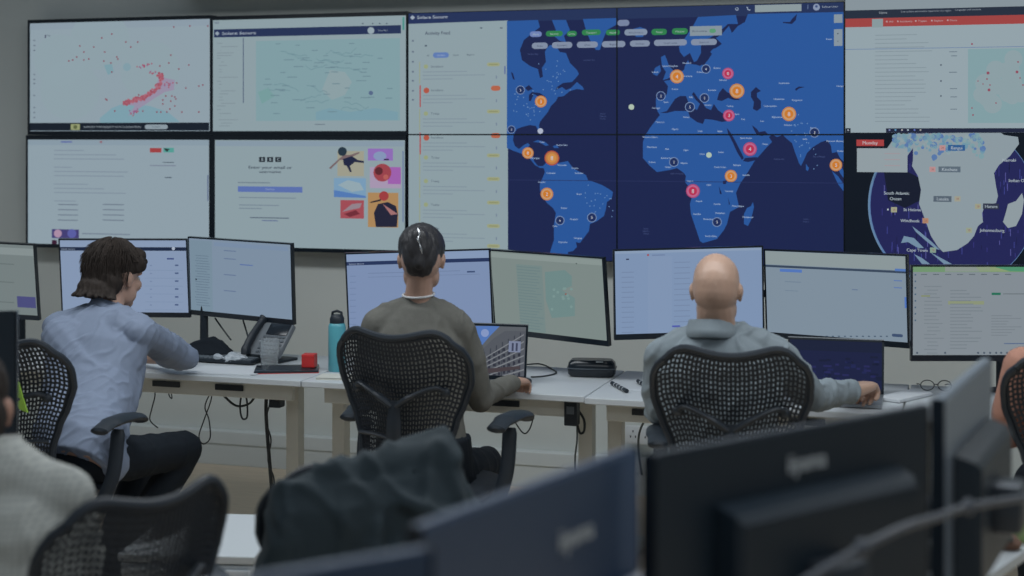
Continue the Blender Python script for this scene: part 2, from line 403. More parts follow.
# --- lower second: sign-in page
s = wall_scr()
for i, x in enumerate((259.2, 267.2, 275.3)):
    s.rect(x, x+6, 157, 162, (28, 36, 46), 3); s.text('BBC'[i], x+3, 159.4, 3, (150, 168, 176), 4, bold=.05)
s.text('Enter your email or', 270, 167.3, 2.9, (52, 62, 80), 3, w=44, bold=.06); s.text('username', 270, 171.6, 2.6, (52, 62, 80), 3, w=22, bold=.06)
s.rect(238, 270, 182, 183, (110, 126, 140), 2); s.rect(238, 302.5, 186.2, 191.8, (88, 112, 182), 3); s.text('Continue', 270, 189, 1.9, (150, 168, 200), 4)
s.rect(239, 296, 197, 197.8, (112, 128, 145), 2); s.rect(239, 279, 204.5, 205.3, (112, 128, 145), 2); s.rect(239, 262, 207.8, 208.6, (112, 128, 145), 2)
s.rect(250, 289, 217, 218, (86, 100, 118), 2); s.rect(262, 278, 220, 221, (96, 112, 150), 2)
s.rect(216, 404, 141, 146, (134, 154, 170), 1)
s.rect(337.5, 364, 151, 176, (160, 158, 138), 3)
s.circ(342.5, 151.5, 4.5, (34, 52, 66), 5); s.poly([(329, 168), (340, 158), (344, 155), (350, 155), (359, 152), (360, 153), (352, 157), (347, 160), (340, 160), (331, 169)], (120, 98, 100), 4)
s.poly([(343, 159), (352, 156), (358, 160), (364, 161), (364, 163), (355, 162), (350, 166), (352, 172), (350, 172), (347, 166), (344, 165)], (30, 36, 66), 5)
s.rect(334, 366, 178, 197, (118, 158, 190), 3); s.poly([(338, 185), (348, 180), (360, 183), (364, 190), (352, 192)], (146, 170, 180), 4); s.poly([(334, 190), (345, 192), (366, 196), (366, 198), (334, 197)], (78, 122, 190), 4)
s.rect(368, 393, 148.5, 160.5, (146, 106, 190), 3); s.circ(380, 156, 6.5, (132, 150, 190), 4, sy=.7); s.rect(384, 389, 158.8, 160.2, (24, 30, 52), 5)
s.rect(370, 401, 167, 188, (170, 150, 180), 3); s.rect(388, 401, 167, 184, (164, 92, 180), 4); s.circ(382.5, 172.6, 9, (164, 62, 72), 5); s.circ(379, 171, 4, (96, 36, 44), 6); s.circ(386, 177, 2.6, (190, 90, 84), 6)
s.rect(340.5, 364, 200, 218.3, (170, 72, 82), 3); s.poly([(342, 212), (352, 204), (362, 203), (360, 208), (350, 210)], (150, 130, 140), 4); s.poly([(344, 214), (356, 210), (360, 214), (350, 217)], (120, 40, 52), 4)
s.rect(368, 398.4, 192.5, 227, (178, 134, 82), 3); s.circ(384, 196, 4.8, (168, 56, 58), 5); s.poly([(370, 202), (381, 199), (381, 201), (371, 203)], (40, 36, 46), 5)
s.poly([(374, 213), (378, 204), (388, 202), (396, 206), (398, 214), (397, 227), (376, 227)], (34, 34, 56), 5); s.poly([(383, 204), (390, 210), (398, 214), (391, 215)], (168, 110, 110), 6)
s.rect(402.5, 403.8, 151, 222, (104, 124, 160), 3)
display('wall_display', 'wall display, lower second from left, with a sign-in page and a collage of colourful pictures', ((211.3, 135.2), (406.5, 254.5)), ((215, 140), (405.2, 250.5)), s, WH2, G)

# --- centre: video wall of four panels, one picture across them
s = wall_scr()
OC = (24, 34, 80); LA = (34, 86, 164)
s.rect(408, 844, 10, 24, (32, 48, 92), 2)
s.poly([(408, 24), (508, 20.5), (508, 262), (408, 262)], WH2, 3)
s.poly([(412.6-2.4, 17.6), (412.6, 15.2), (415, 17.6), (412.6, 20)], (160, 172, 188), 4)
s.text('Solace Secure', 417, 17.4, 3.1, (172, 184, 196), 4, 'l', w=30.5, bold=.03)
s.text('Activity Feed', 425, 33.2, 3.4, (62, 74, 96), 4, 'l', w=25, bold=.03)
for x in (480, 500): s.rect(x, x+2.5, 27.5, 28.6, TX, 4)
s.rect(425, 427, 45, 46.6, TX, 4)
s.pill(433, 449, 52.5, 58, (92, 124, 186), 4); s.text('Incident', 441, 55.2, 1.8, (160, 178, 205), 5)
s.text('All', 428, 55.4, 1.8, TX, 4); s.text('Alerts', 456, 55, 1.8, TX, 4); s.text('Reports', 470.5, 54.6, 1.8, TX, 4)
for y in (40, 51, 61, 71, 80, 90, 99): s.rect(412, 414, y, y+1.6, (96, 110, 130), 4)
s.rect(504.3, 505.7, 66, 74, (92, 110, 160), 4)
ev = [('Incident', 66.6, 'y'), ('Incident', 90.2, 'r'), ('Today', 113.6, 'y'), ('Incident', 137.5, 'r'), ('Today', 157.5, 'y'), ('Today', 181, 'y'), ('Today', 204.6, 'y'), ('Today', 228, 'y'), ('Today', 248, 'y')]
for t, y, k in ev:
    if k == 'r':
        s.rect(419.6, 421, y-5, y+17, (176, 84, 84), 4); s.circ(426.5, y+.3, 2.9, (184, 82, 62), 4); s.pill(491, 500.5, y-4.5, y+.6, (188, 96, 66), 4)
    else:
        s.rect(419.4, 420.2, y-5, y+17, (152, 160, 118), 4); s.circ(426, y, 2.2, (150, 162, 120), 4); s.pill(487, 500, y-4, y-.2, (156, 163, 124), 4); s.rect(489, 498, y-2.6, y-1.6, (140, 142, 96), 5)
    s.text(t, 431, y, 2.1, (72, 84, 102), 4, 'l', w=12.5 if len(t) > 5 else 8.5)
    s.lines(423, y+5, (44, 62, 30), 3.6, (127, 144, 157), .8, 4)
    s.rect(496, 497, y+9, y+12, (112, 128, 150), 4)
NA = [(507,21),(538,20),(540,27),(534,32),(524,40),(520,50),(522,60),(530,66),(538,69),(540,78),(543,77),(542,68),(546,62),(545,52),(547,48),(550,45),(556,46),(560,52),(566,53),(570,63),(577,70),(579,74),(576,78),(572,82),(563,83),(557,87),(556,90),(562,87),(566,90),(571,88),(577,82),(583,87),(584,90),(577,89),(570,91),(564,96),(558,97),(556,101),(551,106),(548,112),(543,118),(540,122),(539,126),(541,132),(540,135),(538,130),(536,126),(530,125),(522,127),(517,129),(514,134),(513,140),(515,146),(519,149),(524,145),(528,143),(530,145),(527,149),(528,153),(533,156),(534,161),(538,166),(543,166),(545,168),(540,168),(535,165),(531,160),(527,156),(520,153),(514,151),(507,148)]
SA = [(543,166),(548,161),(552,159),(558,163),(568,161),(573,168),(580,172),(586,175),(588,180),(594,182),(602,185),(609,189),(613,192),(612,198),(607,202),(606,209),(604,216),(597,221),(590,224),(589,231),(583,239),(580,243),(576,242),(577,247),(573,251),(568,252),(568,262),(548,262),(551,249),(554,240),(554,225),(556,213),(553,208),(547,203),(543,197),(540,190),(540,184),(543,177),(545,172)]
OW = [(845,12),(748,14),(745,22),(738,26),(732,33),(729,26),(722,34),(716,38),(722,44),(716,48),(709,50),(712,54),(708,60),(704,65),(699,65),(690,64),(688,60),(685,66),(684,70),(680,72),(675,76),(670,80),(664,81),(668,86),(667,94),(665,97),(657,95),(656,99),(656,107),(658,112),(660,115),(656,120),(650,128),(645,136),(643,142),(643,158),(650,166),(657,172),(670,170),(677,168),(684,173),(686,176),(685,182),(690,188),(692,197),(690,204),(691,214),(696,229),(700,241),(703,243),(717,239),(724,230),(727,224),(729,216),(730,212),(739,207),(738,202),(736,193),(740,184),(748,172),(754,162),(757,158),(760,155),(767,147),(772,142),(769,137),(772,134.5),(777,137),(783,135),(787,139),(792,143),(795,152),(799,163),(801,166),(804,160),(807,153),(813,147),(821,142),(828,140),(831,146),(832,153),(837,152),(840,158),(845,163)]
for pl in (NA, SA, OW,
    [(698,17),(736,15),(738,24),(728,24),(718,33),(710,38),(703,40),(701,46),(701,53),(697,61),(694,62),(690,53),(684,57),(680,52),(679,47),(685,38),(692,28)],
    [(552,20),(566,20),(570,30),(564,36),(566,42),(560,41),(554,36),(556,30)], [(583,19),(617,18),(616,25),(607,30),(603,40),(600,50),(596,50),(590,40),(586,30)],
    [(533,142),(538,140),(545,142),(549,145),(546,146),(540,142.6)], [(553,146),(557,145),(559,148),(554,148)],
    [(661,57),(665,55),(667,60),(669,66),(673,70),(673,76),(667,79),(663,80),(666,72),(662,66)], [(655,68),(660,65),(661,71),(657,76),(653,74)],
    [(753,202),(754,207),(751,220),(748,226),(744,224),(744,214),(747,208),(751,206)], [(806,164),(809,168),(808,171),(806,170)],
    [(832,171),(838,176),(845,186),(845,193),(838,184)], [(837,166),(841,166),(845,174),(845,180),(840,173)], [(633,29),(640,27),(646,29),(643,37),(636,37)]):
    s.poly(pl, LA, 4)
for pl in ([(660,113),(667,113),(675,111),(688,111),(690,117),(697,122),(703,124),(705,119),(714,120),(722,122),(728,121),(730,116),(722,113),(718,110),(714,104),(711,110),(706,108),(703,103),(698,98),(694,92),(692,94),(695,99),(700,104),(697,110),(692,107),(688,101),(686,96),(680,96),(675,99),(671,105),(667,111)],
    [(717,100),(719,93),(723,88),(727,92),(731,94),(738,98),(740,100),(734,100),(728,98),(722,101)], [(751,92),(756,87),(761,91),(757,93),(757,97),(761,101),(761,108),(757,111),(753,109),(754,102),(751,97)],
    [(694,64),(700,57),(703,50),(708,47),(718,45),(712,50),(708,55),(706,62),(700,66)], [(727,128),(731,133),(736,142),(740,150),(744,158),(742,160),(737,152),(733,143),(728,133)],
    [(752,125),(757,129),(759,132),(765,131),(768,134),(762,136),(757,135),(754,130)], [(743,161),(745,158),(757,157),(757,160),(748,162)],
    [(525,88),(529,85),(533,89),(528,91)], [(529,95),(532,92),(540,93),(546,97),(541,98),(534,94),(531,101),(529,101)], [(511,72),(513,73),(515,80),(513,79)],
    [(792,19),(797,14),(796,20),(792,24),(783,23),(783,22),(790,22)], [(795,89),(799,86.5),(805,87),(799,88.5),(796,91)], [(723,181),(727,180),(726,184),(723,184)], [(719,186),(720,192),(722,194),(720,194)], [(728,197),(730,204),(729,205)]):
    s.poly(pl, OC, 5)
def marker(x, y, r, k):
    if k == 'o': a, b_, c_ = (196, 122, 60), (206, 152, 104), (214, 120, 30)
    elif k == 'O': a, b_, c_ = (176, 70, 52), (196, 120, 60), (214, 140, 60)
    elif k == 'p': a, b_, c_ = (176, 64, 112), (196, 96, 140), (196, 40, 80)
    else: a, b_, c_ = (120, 146, 190), (26, 44, 96), (26, 44, 96)
    s.circ(x, y, r, a, 6); s.circ(x, y, r*.86, b_ if k != 'd' else c_, 7)
    if k != 'd': s.circ(x, y, r*.6, c_, 8)
    s.text(str(rnd.choice((2, 3, 4, 5, 8))), x, y, r*.55, (200, 205, 215), 9)
for x, y, r, k in ((541,101.5,6,'o'),(528,153,5.8,'o'),(552,158,7.5,'O'),(547,194,6.4,'o'),(677,76.5,7,'o'),(737,91,7.5,'o'),(789,114,7.3,'o'),(731,176,6.2,'o'),(836,165,6.3,'o'),
    (728,73.5,5.8,'p'),(729,115.5,5.9,'p'),(750,149,7,'p'),(693,191,7,'p'),(520.5,90,4.5,'d'),(511.5,129.5,4,'d'),(560,220.5,4.6,'d'),(592,217.5,4.8,'d'),(706,69,4.6,'d'),(661,96,4.7,'d'),(704.5,98,4.7,'d'),(690,107,5,'d'),(674,162,4.8,'d'),(717,222,4.8,'d'),(814.5,132.5,5,'d')): marker(x, y, r, k)
for x, y in ((631.5,107),(709,155),(540.5,131)): s.circ(x, y, 2.8, (176, 196, 176) if x > 600 else (176, 186, 208), 6)
LBL = 'Algeria 675 129|Libya 700 131|Egypt 720 131|Saudi Arabia 746 138|Oman 765 144|Mauritania 652 147|Mali 667 149|Niger 686 150|Chad 702 154|Sudan 721 152|Guinea 652 162|Burkina Faso 667 158|Ghana 668 167|Nigeria 684 163|South Sudan 720 167|Ethiopia 737 165|Somalia 746 175|Gabon 690 181|DRC 709 185|Tanzania 729 191|Angola 699 201|Zambia 717 204|Mozambique 738 206|Namibia 697 214|Zimbabwe 720 213|Botswana 708 219|South Africa 711 236|Madagascar 748 217|Morocco 660 122|Western Sahara 650 137|Portugal 656 108|Spain 666 102|France 675 89|Italy 691 97|Germany 688 76|Ireland 655 72|United Kingdom 670 66|Denmark 687 63|Poland 700 72|Belarus 717 68|Ukraine 723 80|Romania 712 90|Greece 708 105|Turkey 730 106|Tunisia 686 117|Syria 737 114|Iraq 743 119|Iran 762 121|Kazakhstan 784 83|Uzbekistan 779 99|Kyrgyzstan 797 100|Turkmenistan 770 106|Afghanistan 777 117|Pakistan 788 125|Nepal 813 128|India 805 139|Myanmar (Burma) 835 141|Thailand 841 151|Cuba 542 142|Puerto Rico 562 145|Nicaragua 535 158|Venezuela 562 165|Guyana 575 168|Suriname 579 173|Colombia 551 173|Ecuador 542 182|Brazil 579 194|Bolivia 564 208|Paraguay 574 219|Chile 555 226|Uruguay 578 238|Argentina 563 242|Mongolia 841 86|Russia 829 39'
for e in LBL.split('|'):
    a = e.rsplit(' ', 2); s.text(a[0], float(a[1]), float(a[2]), 1.7, (150, 172, 205), 6, bold=.05)
for t, x, y in (('North', 603, 113.8), ('Atlantic', 603, 116.2), ('Ocean', 603, 118.6), ('South', 646, 228.5), ('Atlantic', 646, 231), ('Ocean', 646, 233.5), ('Indian', 806, 219), ('Ocean', 806, 221.5), ('Arabian Sea', 779, 159), ('Bay of Bengal', 819, 156.5), ('Gulf of Guinea', 677, 173.5), ('Hudson Bay', 533, 54), ('Labrador Sea', 589, 60)):
    s.text(t, x, y, 1.6, (66, 80, 130), 6)
for k in range(120):
    a, c_ = rnd.choice(((524, 104), (535, 112), (588, 200), (600, 204), (804, 148), (800, 128), (560, 92), (555, 74)))
    x, y = a+rnd.gauss(0, 9), c_+rnd.gauss(0, 8)
    if x < 618 and (y < 94+max(0, (560-x))*.9 or y > 180) or x > 790: s.circ(x, y, .55, (110, 150, 200), 6, 6)
gp = (('Alerts', 530, 542, 31.5, (110, 130, 190)), ('Security', 546, 563, 31, (40, 130, 72)), ('Crime', 567, 577, 31, (40, 130, 72)), ('Transport', 582, 601, 29.8, (40, 130, 72)), ('Health', 606, 620, 29.8, (40, 130, 72)))
for t, x0, x1, y, c in gp: s.pill(x0, x1, y, y+5.6, c, 8); s.text(t, (x0+x1)/2, y+2.8, 1.9, (170, 190, 190), 9)
for t, x0, x1, y, c in (('Infrastructure', 624.5, 647.5, 29.4, (128, 144, 168)), ('Travel', 651.5, 667, 29, (40, 130, 72)), ('Weather', 672, 688, 28.4, (40, 130, 72)), ('Areas', 532, 548, 42.8, (128, 142, 168)), ('Countries', 552, 572.5, 42.2, (128, 142, 168)), ('Cities', 577, 598, 41.8, (128, 142, 168)), ('Regions', 602, 625.5, 41.3, (128, 142, 168)), ('Facilities', 630, 650, 40.6, (128, 142, 168)), ('Saved routes', 654, 687, 39.8, (128, 142, 168)), ('Select all', 691, 717, 39.2, (128, 142, 168)), ('', 617.5, 629.5, 20, (118, 132, 166))):
    s.pill(x0, x1, y, y+6.2, c, 8)
    if t: s.text(t, (x0+x1)/2, y+3.1, 1.9, (60, 74, 100) if c[0] > 60 else (170, 190, 190), 9)
s.rect(690, 722, 26.4, 36, (132, 148, 160), 8); s.text('Show events', 692, 31.2, 1.9, (60, 74, 100), 9, 'l', w=15); s.pill(709.5, 716, 28.8, 33, (84, 156, 112), 9)
s.rect(755, 801.5, 5.2, 12.2, (140, 156, 160), 5); s.circ(816.5, 7.2, 3.4, (134, 150, 180), 5); s.circ(816.5, 6.4, 1.3, (60, 80, 130), 6)
s.text('Solace User', 822, 6.8, 1.9, (165, 178, 195), 5, 'l', w=16); s.rect(807.6, 808.2, 5, 9, (110, 130, 170), 5)
s.circ(737, 9, 1.8, (140, 156, 180), 5, 8); s.circ(737, 8.8, 1, (32, 48, 92), 6, 8); s.poly([(746.5, 6.8), (748, 7), (748, 8.6), (749.5, 9.6), (750.6, 9.2), (750, 10.8), (747.5, 10)], (140, 156, 180), 5)
s.rect(834, 842.5, 14.5, 23, (134, 150, 162), 8); s.rect(834, 842.5, 29.3, 46, (134, 150, 162), 8); s.rect(837.3, 838.6, 33, 34.2, TX, 9); s.rect(837.3, 838.6, 41, 41.6, TX, 9)
s.rect(508, 845, 179.6, 180.2, (38, 48, 96), 6)
cs = s; xs = (408, 617, 844.3); ztop = s.l(408, 12)[1]; zmid = s.l(408, 134.6)[1]; TH = .612
G2 = 'panels of the video wall with the world map'
lab = (('upper left panel of the video wall, activity feed and North America', 'upper right panel of the video wall, Europe and Asia on the blue map'), ('lower left panel of the video wall, activity feed and South America', 'lower right panel of the video wall, Africa on the blue map'))
for j in range(2):
    for i in range(2):
        x0, x1 = s.l(xs[i], 134)[0], s.l(xs[i+1], 134)[0]; z1 = zmid + (TH if j == 0 else 0); z0 = z1 - TH
        c = V(((x0+x1)/2, SY, HC+z0))
        t = thing('video_wall_panel', lab[j][i], 'display', c, 0, G2)
        w = x1-x0; g = .0035
        bb = B()
        for (cx, cz, sx, sz) in ((0, TH-g/2, w, g), (0, g/2, w, g), (-w/2+g/2, TH/2, g, TH-2*g), (w/2-g/2, TH/2, g, TH-2*g)):
            box(bb, (cx, .03, cz), (sx-.0008, .066, sz-.0008 if sz > g*2 else sz-.0004))
        finish(bb, 'bezel', M['blackg'], t, False)
        bb = B(); box(bb, (0, .058, TH/2), (w-.012, .05, TH-.012)); box(bb, (0, .1, TH/2), (.3, .04, .3)); finish(bb, 'housing', M['black'], t, False)
        s.build('screen', (x0+g, x1-g, z0+g, z1-g), t, OC, c)

# --- upper right: news map with a red bar
s = wall_scr()
s.rect(845, 1110, -3, 10.6, (136, 150, 158), 1); s.rect(845, 1110, 10.6, 18.8, (34, 44, 62), 2); s.rect(845, 1110, 18.8, 27.4, (168, 62, 60), 2)
s.rect(872, 883, 19, 27.6, (136, 156, 160), 3); s.text('News', 879, 12.6, 2.6, (150, 160, 170), 3, 'l', w=8)
s.text('Live updates and incident reports for the region', 901, 11.6, 1.8, (140, 150, 162), 3, 'l', w=50); s.text('Language and sources', 955, 9.8, 1.8, (140, 150, 162), 3, 'l', w=26)
for t, x, w in (('All', 889, 4), ('Incidents', 900, 12), ('Topics', 918, 9), ('Regions', 934, 9), ('More', 950, 7)):
    y = 22-(x-872)*.022; s.text(t, x, y, 1.9, (186, 160, 164), 3, 'l', w=w); s.rect(x-3, x-1.4, y-.8, y+.8, (186, 150, 154), 3)
s.rect(845, 1100, 49.2, 49.8, (104, 128, 168), 2)
yy = 35
while yy < 124:
    w = 30+rnd.random()*28; s.rect(875, 875+w, yy, yy+.7, (130, 146, 155), 2)
    if rnd.random() < .4: s.rect(948+rnd.random()*4, 957, yy, yy+.8, (100, 116, 130), 2)
    yy += 4.1
for y in (65, 81, 96): s.circ(941, y, .9, (60, 70, 90), 3, 6)
s.rect(968, 1110, 49, 123, (128, 162, 168), 2)
for k in range(22): s.circ(980+rnd.random()*44, 55+rnd.random()*50, 5+rnd.random()*5, (140, 162, 168), 3)
for x, y, r in ((988, 73, 1.6), (989, 90, 1.5), (987, 79, .9), (990, 85, .8), (983, 84, .7), (978, 81, .7), (996, 103, .8), (1017, 72, 1.5), (1018, 62, .9), (1023, 85, .9), (972, 44, 1), (973, 115, .9), (972, 108, .8), (1020, 78, .8)): s.circ(x, y, r, (150, 72, 92), 4, 8)
s.rect(886, 1110, 128.3, 132.6, (28, 34, 60), 4)
for i, x in enumerate((889.5, 895.5, 902, 908, 914.5, 920.5)): s.circ(x, 130, 1, ((120, 130, 180), (90, 150, 190), (170, 170, 170), (160, 180, 190), (90, 110, 190), (150, 150, 150))[i], 5, 8)
s.rect(845.6, 850.6, 128.2, 132.6, (24, 32, 48), 4); s.rect(847.4, 849, 129.5, 131, (150, 160, 170), 5)
display('wall_display', 'wall display, upper right beside the blue map, page with a red navigation bar', ((844.5, -13), (1098, 132.7)), ((845.4, -12), (1097, 132.6)), s, (148, 166, 174), G)
# --- lower right: globe
s = wall_scr()
s.circ(952, 205, 84, (84, 120, 170), 1, 64); s.circ(953, 205, 82.6, (32, 34, 90), 2, 64)
for k in range(190):
    x, y = 880+rnd.random()*150, 135+rnd.random()*130
    if (x-953)**2+(y-205)**2 < 80**2: s.rect(x, x+.7, y, y+3+rnd.random()*8, rnd.choice(((52, 50, 130), (26, 28, 72), (60, 66, 150), (20, 24, 58), (84, 84, 160))), 3)
s.poly([(884, 172), (908, 172), (920, 178), (921, 200), (905, 208), (888, 200)], (18, 24, 44), 4)
for p_ in ([(912, 226), (920, 232), (932, 242), (940, 250), (936, 249), (925, 240), (916, 232)], [(904, 236), (914, 238), (924, 248), (918, 248), (908, 242), (901, 243)], [(930, 252), (940, 258), (952, 264), (944, 264)], [(914, 254), (922, 258), (930, 264), (922, 264)]): s.poly(p_, (112, 142, 168), 5)
AF = [(897, 134), (886, 150), (890, 158), (906, 160), (908, 155), (913, 148), (913, 160), (912, 166), (918, 176), (921, 190), (919, 204), (923, 214), (926, 222), (931, 236), (938, 247), (943, 252), (957, 250), (968, 243), (974, 236), (978, 226), (983, 222), (982, 213), (985, 206), (996, 203), (998, 196), (996, 186), (994, 173), (999, 165), (1010, 156), (1019, 144), (1018, 137), (1004, 135), (1000, 132)]
s.poly(AF, (140, 156, 164), 6)
for k in range(170):
    x, y = 893+rnd.random()*90, 135+abs(rnd.gauss(0, 9))
    s.circ(x, y, 1+rnd.random()*2.2, rnd.choice(((108, 152, 172), (122, 160, 168), (84, 120, 176), (142, 162, 166))), 7, 8)
s.poly([(1022, 193), (1024, 200), (1022, 214), (1016, 226), (1008, 228), (1003, 222), (1006, 212), (1008, 204), (1016, 201)], (144, 158, 164), 6)
s.poly([(844, 132), (897, 132), (885, 152), (878, 168), (870, 190), (868, 215), (873, 235), (884, 262), (844, 262)], (10, 18, 30), 4)
s.circ(953, 205, .1, OC, 1)
q = [(952+84*math.cos(a), 205+84*math.sin(a)) for a in [PI*(.82+.36*k/20) for k in range(21)]]
s.poly(q+[(x+1.6, y) for x, y in q[::-1]], (96, 132, 168), 5)
s.rect(856.5, 884, 139.6, 146, (176, 58, 58), 8); s.text('Monday', 870, 142.7, 3.4, (190, 170, 175), 9, bold=.04)
s.rect(857, 907.5, 148.2, 172, (146, 160, 166), 8)
for y in (153, 159, 165): s.rect(884.5, 900, y, y+1, (160, 150, 156), 9)
def city(t, x, y, bg, w, tc=(165, 178, 188), sw=None, sc=(190, 140, 140)):
    if bg: s.rect(x, x+w, y-2.9, y+2.9, bg, 8)
    s.text(t, x+w/2, y, 3.1, tc, 9, bold=.03)
    if sw: s.rect(sw, sw+6, y-2.6, y+2.6, sc, 8); s.text('28', sw+3, y, 2, (150, 90, 90), 9)
city('Bangui', 948, 147.8, (40, 90, 150), 17, sw=939.5)
city('Kinshasa', 938.5, 169.3, (90, 106, 120), 22, sw=929.5)
city('Lusaka', 933.5, 198.8, (84, 98, 112), 18, sw=954.5, sc=(160, 158, 138)); city('Nairobi', 1000, 160, None, 18); city('Harare', 983, 206.3, (44, 50, 72), 16, sw=975, sc=(158, 158, 130))
city('Johannesburg', 976, 230.2, None, 32, sw=966, sc=(150, 160, 136)); city('Windhoek', 899, 220.6, None, 22, sw=922.5, sc=(180, 130, 100)); city('St Helena', 901, 209.6, None, 22, sw=891, sc=(160, 162, 130))
city('Cape Town', 905, 250, None, 24, sw=930, sc=(130, 158, 140)); city('Indian Ocean', 1004, 180.5, None, 33); city('South Atlantic', 881, 193, None, 31); city('Ocean', 888, 198.6, None, 15)
s.circ(888, 209.5, 1, (170, 180, 190), 9, 8)
display('wall_display', 'wall display, lower right beside the blue map, satellite globe over Africa', ((844.5, 132.8), (1098, 285)), ((845.4, 132.9), (1097, 284)), s, (10, 18, 30), G)

# wall outlet box low on the wall
t = thing('wall_socket', 'white double power outlet low on the back wall behind the middle desks', 'socket', (PY(641, 448, 7.08).x, 7.08, .30))
b = B(); box(b, (0, -.004, 0), (.15, .02, .086), bev=.004); finish(b, 'face_plate', M['whitep'], t)
for sx in (-.036, .036):
    for dx, dz in ((0, .018), (-.012, -.008), (.012, -.008)): b = B(); box(b, (sx+dx, -.0145, dz), (.005, .003, .010)); finish(b, 'socket_hole', M['black'], t)

# ================================================================== MONITORS
def monitor(label, pos, yaw, tilt, roll, content, base_c, logo=None, W=.615, H=.365):
    yaw, tilt, roll = R(yaw), R(tilt), R(roll)
    ex = V((math.cos(yaw), math.sin(yaw), 0)); n = V((-math.sin(yaw), math.cos(yaw), 0)); up = V((0, 0, 1))
    up2 = up*math.cos(tilt) + n*math.sin(tilt)
    e1 = ex*math.cos(roll) + up2*math.sin(roll); u1 = -ex*math.sin(roll) + up2*math.cos(roll); bk = u1.cross(e1)*1  # away from viewer
    if bk.dot(n) < 0: bk = -bk
    c = V(pos)
    t = thing('computer_monitor', label, 'monitor', c, 0, 'monitors on the far row of desks')
    O = V((0, 0, 0)); bot, side = .023, .007
    b = B(); d = .003
    obox(b, u1*(H/2-side/2) + bk*.008, e1*W/2, u1*side/2, bk*(.008+d/2)); obox(b, -u1*(H/2-bot/2) + bk*.008, e1*W/2, u1*bot/2, bk*(.0105))
    for sg in (-1, 1): obox(b, e1*sg*(W/2-side/2) + bk*.008 + u1*(bot-side)/2, e1*side/2, u1*(H/2-(bot+side)/2), bk*(.008+d/2))
    finish(b, 'bezel', M['blackg'], t, False)
    b = B(); obox(b, bk*.016, e1*(W/2-.003), u1*(H/2-.003), bk*.010, bev=.004); obox(b, -u1*.02 + bk*.04, e1*.14, u1*.10, bk*.02, bev=.012)
    finish(b, 'housing', M['black'], t, False)
    s = Scr(c, e1, u1)
    content(s)
    s.build('screen', (-W/2+side, W/2-side, -H/2+bot, H/2-side), t, base_c, c, .0005)
    return t, c + bk*.06 - u1*.02
BL = (124, 146, 180)
def c0(s):
    for y in (262, 280, 300): s.rect(-20, 14, y, y+1, (100, 112, 112), 1)
    s.rect(17, 35.5, 296, 307, (72, 74, 128), 2); s.rect(-80, 34, 243, 250, (134, 146, 146), 1)
def c1(s):
    s.rect(58, 187, 241, 247, (136, 156, 188), 1); s.rect(59, 186, 247, 250.5, (24, 36, 64), 2); s.text('Solace Secure', 61, 248.8, 1.6, (150, 165, 185), 3, 'l', w=14); s.circ(173.5, 248.5, 1.7, (170, 182, 200), 3, 10)
    s.rect(167, 174, 258, 259.5, (60, 76, 130), 2)
    for i in range(6): s.rect(175, 178.5, 264.5+i*7.9, 266+i*7.9, (70, 90, 130), 2); s.rect(150, 152, 265+i*7.9, 266+i*7.9, (110, 130, 165), 2); s.rect(145, 183, 270+i*7.9, 270.4+i*7.9, (118, 140, 172), 1)
def c2(s):
    s.poly([(190, 240), (212, 241), (213, 315), (192, 314)], (118, 142, 160), 1); s.rect(214, 288, 242, 246, (120, 142, 170), 1)
    for i in range(20): s.rect(195+rnd.random()*2, 207+rnd.random()*4, 255+i*2.6, 255.6+i*2.6, (96, 118, 138), 2)
    s.rect(195.5, 197, 278.4, 280, (40, 50, 66), 3)
    for y in (250, 258, 274, 290): s.rect(224, 236, y, y+.9, (96, 116, 150), 2)
    s.rect(240, 253, 264, 265, (84, 110, 170), 2)
def c3(s):
    s.rect(346, 489, 252, 262, (132, 154, 190), 1); s.rect(346, 490, 262, 265.6, (34, 50, 92), 2); s.text('Solace Secure', 349, 264, 1.7, (160, 175, 200), 3, 'l', w=15)
    s.rect(368, 460, 273, 273.7, (108, 128, 164), 1); s.rect(467, 475, 271, 272.6, (60, 80, 120), 2); s.rect(368, 480, 277, 277.5, (108, 128, 164), 1)
    for i in range(10): s.rect(350, 356, 276+i*6, 276.6+i*6, (104, 126, 165), 1)
def c4(s):
    s.rect(491, 604, 252, 257, (136, 150, 146), 1); s.poly([(516, 264), (542, 266), (546, 333), (521, 331)], (115, 136, 134), 1)
    for i in range(22): s.rect(517+i*.16, 534+rnd.random()*7+i*.16, 266+i*2.9, 266.8+i*2.9, (104, 128, 130), 2)
    s.poly([(545, 272), (565, 270), (572, 276), (572, 286), (562, 290), (575, 298), (575, 316), (552, 318), (546, 300)], (108, 138, 136), 2)
    s.circ(566, 294, 1, (150, 90, 80), 3, 8); s.rect(576, 577, 263, 264, (50, 60, 60), 2)
    for i in range(12): s.circ(550+rnd.random()*24, 275+rnd.random()*40, 1.5, (120, 150, 146), 3, 6)
def c5(s):
    s.rect(614, 762, 249, 254, (136, 158, 188), 1); s.circ(648, 255, 1.1, (170, 70, 70), 2, 8); s.rect(652, 665, 254.8, 255.6, (100, 120, 160), 2); s.rect(626, 629, 258.6, 260, (50, 60, 90), 2)
    s.poly([(648, 256), (672, 256), (672, 336), (648, 337)], (127, 150, 185), 1)
    for i in range(13): s.rect(621.5, 634, 272+i*5, 272.8+i*5, (113, 134, 168), 2); s.rect(674, 690, 262+i*5.4, 262.8+i*5.4, (114, 135, 169), 2)
    s.rect(672, 680, 325.5, 327, (70, 80, 180), 2)
